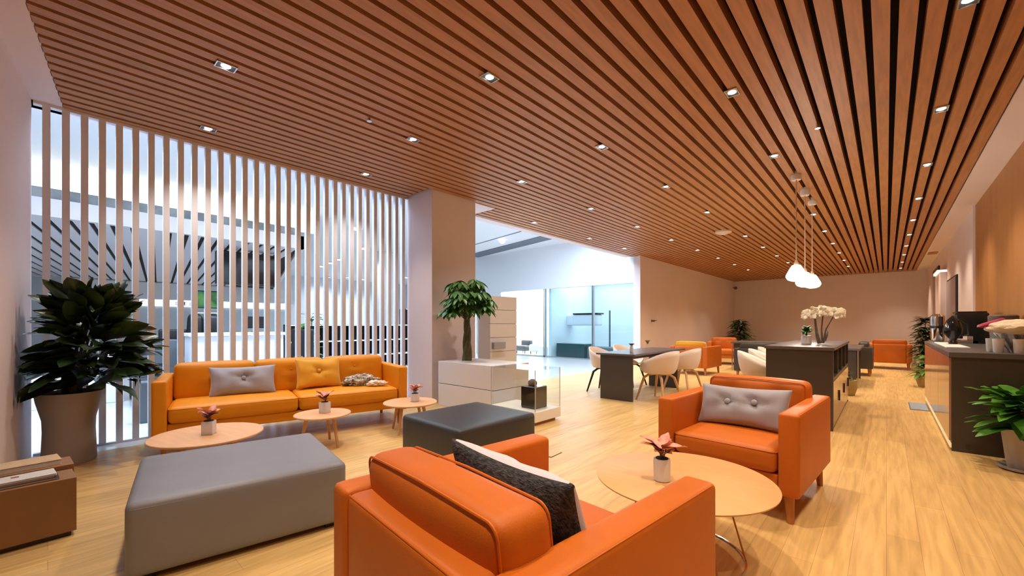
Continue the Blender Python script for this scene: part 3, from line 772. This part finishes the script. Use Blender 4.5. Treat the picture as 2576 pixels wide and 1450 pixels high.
# black-and-white pillow on the foreground armchair
p = cushion('black knitted pillow with white front on the foreground armchair', .56, .38, .17, M['knit'], (-.885, 1.02, .625), R(-6), R(22), (), None, R(1), 12)
me = p.data; me.materials.append(M['whitef'])
for f in me.polygons:
    if sum(me.vertices[v_].co.y for v_ in f.vertices) / len(f.vertices) > 0.004: f.material_index = 1
bm = BM(); box(bm, .245, .262, -.012, .004, -.03, .02); link('label_tab', bm, M['tan'], p)
# crumpled scarf
def lump(bm, cx, cy, rx, ry, rz_, seed, f=14, amp=.35):
    q = bmesh.ops.create_icosphere(bm, subdivisions=5, radius=1)
    for v in q['verts']:
        n_ = v.co.normalized(); k = 1 + amp * (noise.noise(n_ * 2.2 + Vector((seed, 0, 0))) + .5 * abs(noise.noise(n_ * 6 + Vector((seed, 3, 0)))) )
        z = n_.z * rz_ * k
        v.co = Vector((cx + n_.x * rx * k, cy + n_.y * ry * k, max(0, z + rz_ * .5)))
bm = BM(); lump(bm, 0, 0, .19, .10, .085, 4)
o = link('scarf', bm, M['scarf'], None, True, on_sofa(1.93, .36, .465), (0, 0, R(-103))); tag(o, 'crumpled black scarf with white pattern on the sofa seat', 'scarf')
bm = BM(); lump(bm, 0, 0, .085, .05, .04, 9); lump(bm, -.09, .02, .06, .04, .035, 11)
o = link('cream_cloth', bm, M['cream'], None, True, on_sofa(2.06, .22, .465), (0, 0, R(-103))); tag(o, 'rolled cream cloth lying beside the black scarf', 'cloth')

# ------------------------------------------------------------------ white display unit, glass case, tower, tree
t = thing('display_plinth', 'white two-tier drawer unit with the small tree on top', 'cabinet', (-4.43, 4.2, 0))
for z0, z1 in ((.0, .328), (.336, .66)): link('drawer_box', bx(-.58, .58, -.28, .45, z0, z1, bev=.004), M['wpot'], t)
link('shadow_gap', bx(-.56, .56, -.26, .43, .32, .34), M['dgrey'], t)
t = thing('display_case', 'glass display case on a white tray beside the white drawer unit', 'display case', (-3.47, 4.12, 0))
link('tray', bx(-.375, .375, -.26, .26, .04, .165, bev=.006), M['whitewall'], t)
link('plinth', bx(-.33, .33, -.2, .2, 0, .04), M['legw'], t)
for q, n_ in (((-.37, .37, -.255, -.248, .165, .66), 'front_glass'), ((.363, .37, -.248, .255, .165, .66), 'side_glass'), ((-.37, .363, .248, .255, .165, .66), 'rear_glass'), ((-.37, .37, -.255, .255, .66, .667), 'top_glass')):
    link(n_, bx(*q), M['glass'], t)
bm = BM()
for (x, y) in ((-.366, -.251), (.366, -.251), (.366, .251)): box(bm, x - .004, x + .004, y - .004, y + .004, .165, .667)
link('edge_trim', bm, M['frost'], t)
t = thing('storage_box', 'dark brown glossy box with a rounded knob inside the glass case', 'box', (-3.33, 4.12, .165))
link('body', bx(-.1, .12, -.12, .12, 0, .27, bev=.006), mat('dark_brown_gloss', (.045, .032, .024), .2), t)
link('glossy_side', bx(-.1, .12, -.126, -.12, .01, .26), M['blackg'], t)
bm = BM(); sphere(bm, (-.02, 0, .30), .06, (1, 1, .9)); link('knob', bm, M['twig'], t, True)
t = thing('drawer_tower', 'tall white chest of drawers beside the pillar behind the tree', 'cabinet', (-5.03, 5.24, 0))
link('carcass', bx(-.15, .12, -.34, .33, 0, 1.69, bev=.003), M['wpot'], t)
for k in range(7):
    z0 = 1.69 - (k + 1) * .235; d = link('drawer', bx(.12, .14, -.338, .328, max(0.01, z0 + .004), z0 + .231, bev=.003), M['wpot'], t)
    if k == 3: link('handle', bx(.14, .20, -.30, -.02, z0 + .05, z0 + .16, bev=.004), M['gcush'], d)

def money_tree():
    random.seed(11)
    t = thing('potted_tree', 'small braided green tree with umbrella leaves on the white unit', 'plant', (-4.62, 4.15, .66))
    bm = BM(); lathe(bm, [(.075, 0), (.085, .004), (.085, .012), (.07, .016)], 24); link('dish', bm, M['wpot'], t)
    bm = BM()
    for k in range(3):
        pts = []
        for i in range(14):
            z = i / 13 * .62; a = k * 2.094 + z * 7
            r_ = .026 * (1 - .3 * z)
            pts.append((r_ * math.cos(a), r_ * math.sin(a), .012 + z))
        tube(bm, pts, [.052 - .024 * i / 13 for i in range(14)], 10)
    link('trunk', bm, M['trunk'], t, True)
    bm = BM(); lf = BM()
    for k in range(80):
        a = random.uniform(0, 6.28); e = random.uniform(-.35, 1.25)
        rr = random.uniform(.14, .34)
        end = Vector((math.cos(a) * math.cos(e) * rr, math.sin(a) * math.cos(e) * rr, .86 + math.sin(e) * rr * 1.15))
        tube(bm, [(0, 0, .6), (end + Vector((0, 0, .62))) / 2 + Vector((0, 0, .03)), end], .004, 5)
        for j in range(6):
            b = a + (j - 2.5) * .62
            leaf(lf, end, (math.cos(b), math.sin(b), -.35 + random.uniform(-.3, .25)), random.uniform(.14, .20), .066, .4, .12, n=5, peak=.6)
    link('branches', bm, M['trunk'], t); link('foliage', lf, M['leafg'], t, True)
money_tree()

# ------------------------------------------------------------------ big plant by the wall
def pot_lathe(r_top, r_mid, r_bot, h):
    bm = BM(); lathe(bm, [(r_bot * .96, 0), (r_bot, .02), (r_mid, h * .45), (r_mid * 1.02, h * .62), (r_top * .95, h * .88), (r_top, h), (r_top * .9, h), (r_top * .84, h * .9)], 48); return bm
def wallclamp(q):   # in world coords relative to pot centre
    lim = -0.25
    wx = q.x - 5.38
    lim = -.085 - .0 if wx < -5.86 else -.10 - (wx + 5.86) * .099
    lim = lim - .13 + .02
    if wx < -5.82: q.x = -5.82 + 5.38
    if q.y < lim: q.y = lim
    if q.z < .76 and q.y > .44: q.y = .44
    return q
random.seed(3)
t = thing('potted_plant', 'tall dark leafy plant in a flared white pot by the left wall', 'plant', (-5.38, .13, 0))
link('pot', pot_lathe(.215, .165, .175, .62), M['pot'], t, True)
bm = BM(); lathe(bm, [(.18, .56), (.17, .57)], 24); link('soil', bm, M['soil'], t)
bm = BM()
for k in range(7):
    a = random.uniform(0, 6.28); tube(bm, [(.05 * math.cos(a), .05 * math.sin(a), .56), (.12 * math.cos(a), .1 * math.sin(a) + .03, 1.0), (.15 * math.cos(a), .12 * math.sin(a) + .08, 1.3)], [.014, .011, .007], 6)
link('stems', bm, M['trunk'], t)
bm = BM()
for k in range(300):
    z = random.uniform(.68, 1.42); a = random.uniform(-PI, PI); f = (z - .68) / .74
    r0 = random.uniform(.04, .26) * (1 - .35 * f)
    base = Vector((r0 * math.cos(a) + .06, r0 * math.sin(a) + .14, z))
    e = -.10 + f * f * 1.6 + random.uniform(-.25, .3)
    a2 = a + random.uniform(-.5, .5)
    ln = random.uniform(.28, .43) * (1 - .25 * f)
    leaf(bm, base, (math.cos(a2), math.sin(a2), e), ln, random.uniform(.10, .155), random.uniform(.0, .30), .12, n=6, clamp=wallclamp, wave=.05, up=Vector((random.uniform(-.9, .9), random.uniform(-.9, .9), 1)))
link('foliage', bm, M['leafd'], t, True)

# right foreground plant
random.seed(21)
t = thing('potted_plant', 'bright green leafy plant in a terracotta-pink pot by the bar counter', 'plant', (.80, 4.78, 0))
t.location = (.86, 5.42, 0)
bm = BM(); lathe(bm, [(.095, 0), (.10, .015), (.11, .06), (.135, .30), (.15, .33), (.15, .345), (.13, .345), (.125, .30)], 40); link('pot', bm, M['pot'], t, True)
bm = BM(); lathe(bm, [(.125, 0), (.16, .012), (.165, .03), (.155, .03), (.12, .012)], 40); link('saucer', bm, M['pot'], t, True)
bm = BM(); lathe(bm, [(.127, .31), (.12, .315)], 24); link('soil', bm, M['soil'], t)
bm = BM()
def cl2(q):
    if q.x > .27: q.x = .27
    if q.y > .31: q.y = .31
    return q
for k in range(80):
    a = random.uniform(-PI, PI); z = random.uniform(.34, .62)
    r0 = random.uniform(0, .08); e = -.1 + (z - .34) * 3.2 + random.uniform(-.3, .3); a2 = a + random.uniform(-.4, .4)
    leaf(bm, (r0 * math.cos(a), r0 * math.sin(a), z), (math.cos(a2), math.sin(a2), e), random.uniform(.22, .34), random.uniform(.09, .14), random.uniform(.15, .45), .12, clamp=cl2, wave=.05)
link('foliage', bm, M['leafr'], t, True)

def bush(name, label, loc, r_, z0, z1, n_, m, seed, potf, ln=(.15, .28), wd=(.05, .09), group=None, clamp=None, flat=1.0):
    random.seed(seed); t = thing(name, label, 'plant', loc, 0, group); potf(t)
    bm = BM(); tube(bm, [(0, 0, z0 - .15), (0.01, 0.01, (z0 + z1) / 2), (0, 0, z1 - .1)], [.02, .015, .006], 8); link('stem', bm, M['trunk'], t)
    bm = BM()
    for k in range(n_):
        z = random.uniform(z0, z1); a = random.uniform(-PI, PI); f = (z - z0) / (z1 - z0)
        rr = r_ * (1 - .55 * f) * random.uniform(.2, 1)
        L_ = random.uniform(*ln)
        leaf(bm, ((rr - min(rr, L_ * .6)) * math.cos(a), (rr - min(rr, L_ * .6)) * math.sin(a), z), (math.cos(a), math.sin(a), random.uniform(-.2, .6)), L_, random.uniform(*wd), .35, .12, n=4, clamp=clamp)
    link('foliage', bm, m, t, True); return t
def far_stone(t):
    bm = BM(); lathe(bm, [(.16, 0), (.24, .06), (.27, .2), (.22, .33), (.2, .34)], 20); link('pot', bm, M['stone'], t, True)
def far_red(t):
    bm = BM(); lathe(bm, [(.18, 0), (.26, .5), (.24, .52)], 20); link('pot', bm, M['red'], t, True)
def small_wicker(t):
    bm = BM(); lathe(bm, [(.10, 0), (.14, .14), (.13, .26), (.12, .26)], 18); link('basket', bm, M['wicker'], t, True)
def clr(q):
    if q.x > .32: q.x = .32
    return q
bush('potted_plant', 'tall dark bushy plant in a pale stone pot by the far right wall', (.72, 14.6, 0), .40, .32, 1.36, 230, M['leafd'], 31, far_stone, (.22, .38), (.07, .11), clamp=clr)
bush('potted_plant', 'small green plant in a wicker basket by the far end of the bar', (.56, 11.3, 0), .25, .22, .62, 70, M['leafr'], 33, small_wicker, (.14, .26))
bush('potted_plant', 'dark round bush in a red pot in the far corner', (-4.15, 17.6, 0), .62, .55, 1.35, 260, M['leafd'], 35, far_red, (.25, .42), (.08, .12))
bush('potted_plant', 'small plant in a woven basket at the far end of the charcoal cabinet', (-.5, 9.15, 0), .12, .22, .42, 30, M['leafd'], 37, small_wicker, (.08, .14), (.03, .05))
def lob_pot(t):
    bm = BM(); lathe(bm, [(.13, 0), (.17, .35), (.15, .36)], 20); link('pot', bm, M['wpot'], t, True)
bush('potted_plant', 'green broad-leaved plant standing behind the middle of the screen', (-9.1, 3.75, 0), .35, .45, 1.45, 46, M['leafg'], 39, lob_pot, (.25, .4), (.09, .14))
bush('potted_plant', 'small plant on the lobby floor left of the reception counter', (-8.2, 1.05, 0), .2, .4, 1.15, 40, M['leafd'], 41, lob_pot, (.18, .3), (.06, .1))

# ------------------------------------------------------------------ wooden box with books
BT = R(-6)
t = thing('wooden_box', 'low brown wooden box with books on top at the left edge', 'box', (-3.70, -.16, 0), R(3))
link('front_half', bx(.01, .235, -.30, .26, .03, .335, bev=.003), M['box'], t)
link('rear_half', bx(-.235, -.005, -.31, .27, .03, .36, bev=.003), M['box'], t)
link('base_plinth', bx(-.21, .21, -.28, .24, 0, .03), M['darkbook'], t)
def book(label, loc, rz, w_, d, h, cover, m2=None):
    t = thing('book', label, 'book', loc, rz, 'books on the wooden box')
    link('pages', bx(-w_ / 2 + .004, w_ / 2 - .003, -d / 2 + .003, d / 2 - .003, .002, h - .002), M['paper'], t)
    bm = BM(); box(bm, -w_ / 2, w_ / 2, -d / 2, d / 2, 0, .002); box(bm, -w_ / 2, w_ / 2, -d / 2, d / 2, h - .002, h); box(bm, -w_ / 2, -w_ / 2 + .004, -d / 2, d / 2, 0, h)
    link('cover', bm, cover, t); return t
book('pale wooden-covered book on the rear half of the box', (-3.84, -.10, .36), R(6), .18, .30, .03, M['ply'])
book('dark brown magazine, lowest on the front half of the box', (-3.568, -.16, .336), R(4), .15, .40, .012, M['darkbook'])
book('plum-coloured magazine, middle of the front stack on the box', (-3.572, -.165, .348), R(4), .145, .38, .010, mat('plum_cover', (.16, .09, .10), .4))
o = book('white magazine with a small brown print, topmost on the front stack', (-3.574, -.155, .358), R(5), .14, .37, .010, M['paper'])
link('printed_mark', bx(-.03, .0, .02, .05, .0101, .0108), M['redleaf'], o)

# ------------------------------------------------------------------ dark dining table and shell chairs
t = thing('dining_table', 'charcoal dining table with slab ends beside the white shell chairs', 'table', (-3.22, 7.05, 0))
link('tabletop', bx(-.34, .34, -1.02, 1.15, .715, .745, bev=.006), M['cabtop'], t)
link('end_panel', bx(-.28, .28, -.98, -.94, 0, .715, bev=.003), M['cab'], t); link('end_panel', bx(-.28, .28, .90, .94, 0, .715, bev=.003), M['cab'], t)
link('stretcher', bx(-.02, .02, -.94, .90, .62, .70), M['cab'], t)
def shell_chair(label, loc, rz, legm, group='white shell chairs'):
    t = thing('shell_chair', label, 'chair', loc, rz, group)
    bm = BM(); n1, n2 = 36, 12
    rings = []
    for i in range(n2 + 1):
        f = i / n2; row = []
        for k in range(n1):
            a = 2 * PI * k / n1  # a=0 -> +y front
            back = (1 - math.cos(a)) / 2
            H_ = .02 + .34 * back ** .75 if back > .02 else .02
            if f < .55:
                g = f / .55; r_ = .21 * g; z = .44 - .012 * (1 - g * g)
            else:
                g = (f - .55) / .45; r_ = .21 + .085 * math.sin(g * PI / 2) * (1 if back > .15 else .35 + .65 * back / .15); z = .44 + H_ * (1 - math.cos(g * PI / 2)) ** .85
            row.append(bm.verts.new((r_ * 1.04 * math.sin(a), r_ * math.cos(a) * (1.0), z)))
        rings.append(row)
    for a_, b_ in zip(rings, rings[1:]):
        for k in range(n1): bm.faces.new((a_[k], a_[(k + 1) % n1], b_[(k + 1) % n1], b_[k]))
    bmesh.ops.remove_doubles(bm, verts=bm.verts[:], dist=1e-5)
    o = link('seat_shell', bm, M['shell'], t, True)
    md = o.modifiers.new('thick', 'SOLIDIFY'); md.thickness = .012; md.offset = 0
    for sx in (-1, 1):
        for sy in (-1, 1):
            bm = BM(); tube(bm, [(sx * .25, sy * .25, 0), (sx * .17, sy * .16, .36), (sx * .12, sy * .10, .415), (0, sy * .04, .42)], [.014, .021, .020, .017], 10); link('leg', bm, legm, t, True)
    return t
sc = shell_chair('white shell chair with wooden legs, nearest at the charcoal table', (-2.70, 6.52, 0), R(78), M['beechleg'])
dup(sc, (-2.68, 7.5, 0), R(80), 'white shell chair with wooden legs, second at the charcoal table')
s2 = shell_chair('white shell chair with dark metal legs left of the charcoal table', (-3.78, 6.75, 0), R(-85), M['black'])
dup(s2, (-3.83, 7.75, 0), R(-95), 'white shell chair with dark legs behind the far left of the charcoal table')
dup(sc, (-1.45, 7.3, 0), R(-82), 'nearest white shell chair tucked in beside the charcoal cabinet')
dup(sc, (-1.45, 8.0, 0), R(-88), 'middle white shell chair in the row beside the charcoal cabinet')
dup(sc, (-1.45, 8.7, 0), R(-92), 'furthest white shell chair in the row beside the charcoal cabinet')
def glassware(name, label, cat, loc, prof, m, extra=None):
    t = thing(name, label, cat, loc); bm = BM(); lathe(bm, prof, 20, cap1=False); link('body', bm, m, t, True)
    if extra: extra(t)
    return t
def ex1(t):
    random.seed(2); bm = BM()
    for k in range(9): leaf(bm, (0, 0, .10), (math.cos(k * .7), math.sin(k * .7), 1.2), .09, .05, .2, .2)
    link('dried_flower', bm, M['redleaf'], t, True)
    bm = BM(); tube(bm, [(0, 0, .01), (0, 0, .13)], .006); link('stem', bm, M['twig'], t)
glassware('bud_vase', 'small glass bud vase with a dark red flower on the charcoal table', 'vase', (-3.12, 6.42, .745), [(.03, 0), (.032, .01), (.03, .08), (.018, .11), (.02, .12)], M['frost'], ex1)
def ex2(t):
    random.seed(2); bm = BM()
    for k in range(11): leaf(bm, (0, 0, .10), (math.cos(k * .6), math.sin(k * .6), 1.6), .1, .045, .1, .2)
    link('golden_leaves', bm, M['wicker'], t, True)
glassware('bud_vase', 'clear glass with golden leaves further back on the charcoal table', 'vase', (-3.26, 7.35, .745), [(.03, 0), (.034, .01), (.036, .12)], M['glass'], ex2)

# ------------------------------------------------------------------ charcoal cabinet with flowers
t = thing('charcoal_cabinet', 'tall charcoal cabinet with open cubbies behind the facing armchair', 'cabinet', (-.78, 7.2, 0))
bm = BM()
box(bm, -.33, .29, -1.26, 1.24, 0, .915); box(bm, .29, .33, -1.26, -1.22, 0, .915); box(bm, .29, .33, 1.2, 1.24, 0, .915); link('body', bm, M['cab'], t)
link('top', bx(-.345, .345, -1.28, 1.26, .915, .95, bev=.004), M['cabtop'], t)
bm = BM()
for k in range(5): box(bm, .29, .33, -1.22 + k * .605 - .012, -1.22 + k * .605 + .012 + .02, .60, .915)
box(bm, .29, .33, -1.22, 1.2, .56, .60); link('cubby_dividers', bm, M['cab'], t)
link('cubby_backing', bx(.285, .295, -1.22, 1.2, .6, .915), M['dark'], t)
for k in range(3):
    d = link('door', bx(.29, .332, -1.215 + k * .805, -1.215 + k * .805 + .80, .04, .555, bev=.002), M['gloss'], t)
    link('handle', bx(.332, .345, -1.215 + k * .805 + .70, -1.215 + k * .805 + .73, .25, .38), M['black'], d)
t = thing('potted_plant', 'small green plant in a white pot on the charcoal cabinet', 'plant', (-.79, 6.72, .95))
random.seed(8)
bm = BM(); lathe(bm, [(.045, 0), (.058, .005), (.06, .11), (.055, .115)], 24); link('pot', bm, M['wpot'], t, True)
bm = BM()
for k in range(60):
    a = random.uniform(0, 6.28); leaf(bm, (0, 0, .12 + random.uniform(0, .09)), (math.cos(a), math.sin(a), random.uniform(-.1, 1.4)), random.uniform(.06, .11), .04, .3, .15, n=4)
link('foliage', bm, M['leafg'], t, True)
bm = BM(); tube(bm, [(0, 0, .1), (0, 0, .2)], .012); link('stem', bm, M['leafd'], t)
t = thing('orchid_vase', 'white orchid blooms on dark branches in a clear glass vase', 'vase', (-.63, 6.72, .95))
bm = BM(); lathe(bm, [(.05, 0), (.06, .01), (.07, .12), (.06, .22)], 24, cap1=False); v = link('vase', bm, M['glass'], t, True)
bm = BM()
tube(bm, [(-.02, 0, .01), (-.05, 0, .15), (-.07, .0, .36)], [.022, .018, .01], 8); tube(bm, [(.01, 0, .02), (.0, .01, .2), (.02, .0, .42)], [.012, .010, .006], 8)
tube(bm, [(.02, 0, .02), (.05, -.02, .2), (.14, .0, .40)], [.012, .009, .006], 8); tube(bm, [(.03, 0, .05), (.05, .02, .12), (.06, .04, .17)], [.02, .018, .01], 8)
link('branches', bm, M['twig'], t, True)
random.seed(9); bm = BM()
for k in range(46):
    x = random.uniform(-.17, .21); y = random.uniform(-.05, .05); z = .43 - abs(x - .02) * .25 + random.uniform(-.02, .05)
    for j in range(5):
        a = j * 1.257 + random.random(); leaf(bm, (x, y, z), (math.cos(a), -.4 + random.random() * .8, math.sin(a)), .058, .056, .1, .1, n=3, up=Vector((0, 1, .1)))
link('blooms', bm, M['petal'], t, True)

# far charcoal table on the right of the cabinet
def slab_table(label, loc, w_, d, h, rz=0):
    t = thing('dining_table', label, 'table', loc, rz)
    link('tabletop', bx(-w_ / 2, w_ / 2, -d / 2, d / 2, h - .04, h, bev=.004), M['cabtop'], t)
    link('end_panel', bx(-w_ / 2 + .06, w_ / 2 - .06, -d / 2 + .06, -d / 2 + .1, 0, h - .04), M['cab'], t); link('end_panel', bx(-w_ / 2 + .06, w_ / 2 - .06, d / 2 - .1, d / 2 - .06, 0, h - .04), M['cab'], t)
    for sx in (-1, 1): link('metal_leg', bx(sx * (w_ / 2 - .03) - .012, sx * (w_ / 2 - .03) + .012, -d / 2 + .02, -d / 2 + .045, 0, h - .04), M['steel'], t)
slab_table('far charcoal table just beyond the end of the charcoal cabinet', (-.82, 11.2, 0), .9, 2.0, .75)
slab_table('far charcoal table between the white chairs and the orange armchairs', (-2.5, 12.5, 0), 1.1, 1.0, .75)

# ------------------------------------------------------------------ bar counter on the right
t = thing('bar_counter', 'charcoal bar counter along the right wall with coffee machine on it', 'counter', (.80, 7.3, 0))
link('body', bx(-.335, .345, -1.505, 1.9, .0, .90), M['cab'], t)
link('worktop', bx(-.355, .345, -1.53, 1.92, .90, .95, bev=.004), M['cabtop'], t)
for k in range(3): link('front_panel', bx(-.352, -.335, -1.5 + k * 1.135, -1.5 + k * 1.135 + 1.125, .10, .895, bev=.002), M['gloss'], t)
link('glow_strip', bx(-.345, -.335, -1.5, 1.89, .03, .07), M['goldsheen'], t)  # gold reflection along the plinth, put in as a faintly glowing strip
t = thing('coffee_machine', 'black coffee machine standing on the bar counter', 'coffee machine', (.83, 8.72, .95), 0)
bm = BM(); box(bm, -.12, .2, -.28, .28, .1, .42, bev=.02); box(bm, .05, .2, -.28, .28, .0, .12); link('body', bm, M['blackg'], t)
link('drip_tray', bx(-.14, .1, -.28, .28, .0, .04, bev=.004), M['steel'], t)
bm = BM()
for y in (-.12, .12): tube(bm, [(-.06, y, .1), (-.06, y, .04 + .02)], .03, 12)
link('group_head', bm, M['black'], t)
link('cup_rail', bx(-.1, .18, -.26, .26, .42, .44), M['black'], t)
t = thing('coffee_grinder', 'silver mesh grinder at the far left end of the bar counter', 'appliance', (.58, 9.08, .95), 0)
bm = BM(); lathe(bm, [(.07, 0), (.08, .02), (.08, .2), (.085, .24), (.085, .38), (.05, .42)], 24); link('body', bm, M['chrome'], t, True)
bm = BM(); lathe(bm, [(.087, .2), (.087, .24)], 24); link('collar', bm, M['black'], t)
t = thing('milk_pitcher', 'black pointed pitcher standing before the coffee machine', 'pitcher', (.63, 7.7, .962), 0)
bm = BM(); lathe(bm, [(.04, 0), (.045, .02), (.03, .05), (.085, .14), (.09, .2), (.06, .3), (.01, .36)], 24); link('body', bm, M['blackg'], t, True)
bm = BM(); tube(bm, [(.05, -.04, .30), (.12, -.06, .24), (.13, -.06, .12), (.06, -.04, .10)], .008, 8); link('handle', bm, M['black'], t, True)
blk('serving_tray', 'white serving tray under the coffee machine front', 'tray', (.50, .685, 6.75, 8.35, .95, .962), M['white'], .003)
t = thing('cup_bucket', 'steel bucket of upturned glasses under a pale cloth on the bar', 'bucket', (.90, 6.05, .95), 0)
bm = BM(); lathe(bm, [(.05, 0), (.06, .02), (.12, .15), (.15, .2)], 28, cap1=False); link('bucket', bm, M['chrome'], t, True)
for k in range(3):
    a = 2.9 + k * .9; bm = BM(); lathe(bm, [(.03, .0), (.034, .01), (.04, .13)], 16, .15 * math.cos(a), .15 * math.sin(a), cap1=False); link('glass_cup', bm, M['frost'], t, True)
bm = BM(); q = bmesh.ops.create_icosphere(bm, subdivisions=4, radius=1)
for v in q['verts']:
    n_ = v.co.copy(); k_ = 1 + .12 * noise.noise(n_ * 3); v.co = Vector((n_.x * .20 * k_, n_.y * .22 * k_, (.235 + n_.z * .075 * k_)))
link('pale_cloth', bm, M['cream'], t, True)
bm = BM(); lathe(bm, [(.05, .0), (.09, .02), (.10, .03), (.09, .045), (.04, .02)], 24)
for v in bm.verts: v.co = Matrix.Rotation(R(-24), 3, 'Y') @ v.co + Vector((-.14, .02, .25))
link('magenta_cloth', bm, M['rose'], t, True)
t = thing('storage_jar', 'dark lidded jar at the right edge behind the pale cloth', 'jar', (1.0, 7.35, .95), 0)
bm = BM(); lathe(bm, [(.1, 0), (.1, .28)], 24); link('body', bm, M['dgrey'], t, True)
bm = BM(); lathe(bm, [(.115, .28), (.12, .3), (.12, .36), (.1, .375)], 24); link('lid', bm, M['twig'], t, True)

# right-hand wall openings
t = BM(); box(t, XR - .04, XR, 17.2, 19.1, 0, 2.9); d = struct('door_1', t, M['black'])
link('glass_leaf', bx(XR - .055, XR - .04, 17.35, 18.95, .05, 2.8), M['purple'], d); 
t = BM(); box(t, XR - .13, XR, 15.3, 16.6, 0, 2.55, bev=.01); struct('trim_8', t, M['wall'])
t = thing('wall_light', 'small lit warm box lamp on top of the white wall pier', 'light', (XR - .11, 15.2, 2.55))
link('diffuser', bx(-.06, .1, .1, 1.4, .0, .05), M['goldsheen2'], t); link('cap', bx(-.07, .1, .1, 1.4, .05, .06), M['white'], t)
t = thing('wall_screen', 'dark purple screen on the right wall behind the coffee machine', 'screen', (XR - .02, 14.0, .9))
link('panel', bx(-.02, .02, -.85, .95, .3, 1.35, bev=.004), M['purple'], t); link('frame', bx(-.01, .022, -.89, .99, .26, 1.39), M['black'], t)
t = thing('floor_mat', 'small blue-grey mat on the floor by the bar', 'mat', (.38, 8.6, 0), 0)
link('pad', bx(-.12, .06, -.4, .3, .0, .008), M['mat_'], t); link('border', bx(-.13, .07, -.41, .31, .0, .005), M['dgrey'], t)
t = thing('wall_hook', 'small dark bracket on the white wall right of the opening', 'bracket', (-5.55, 12.9, 1.28))
link('plate', bx(0, .02, -.12, .12, 0, .06), M['dgrey'], t); link('arm', bx(.02, .16, -.1, -.06, .03, .05), M['dgrey'], t)
t = thing('wall_camera', 'tiny dark camera high in the far room corner', 'camera', (-5.5, 22.3, 2.95))
bm = BM(); sphere(bm, (.06, 0, 0), .07); link('dome', bm, M['dgrey'], t, True); link('bracket', bx(-.05, .06, -.02, .02, .0, .04), M['dgrey'], t)

t = thing('floor_outlet', 'square floor outlet lid with a dark edge to the right of the black ottoman', 'floor outlet', (-2.37, 3.15, 0), R(4))
link('lid', bx(-.09, .09, -.09, .09, 0, .006, bev=.001), M['oak'], t); link('dark_edge', bx(-.094, .094, -.094, .094, 0, .003), M['dark'], t)
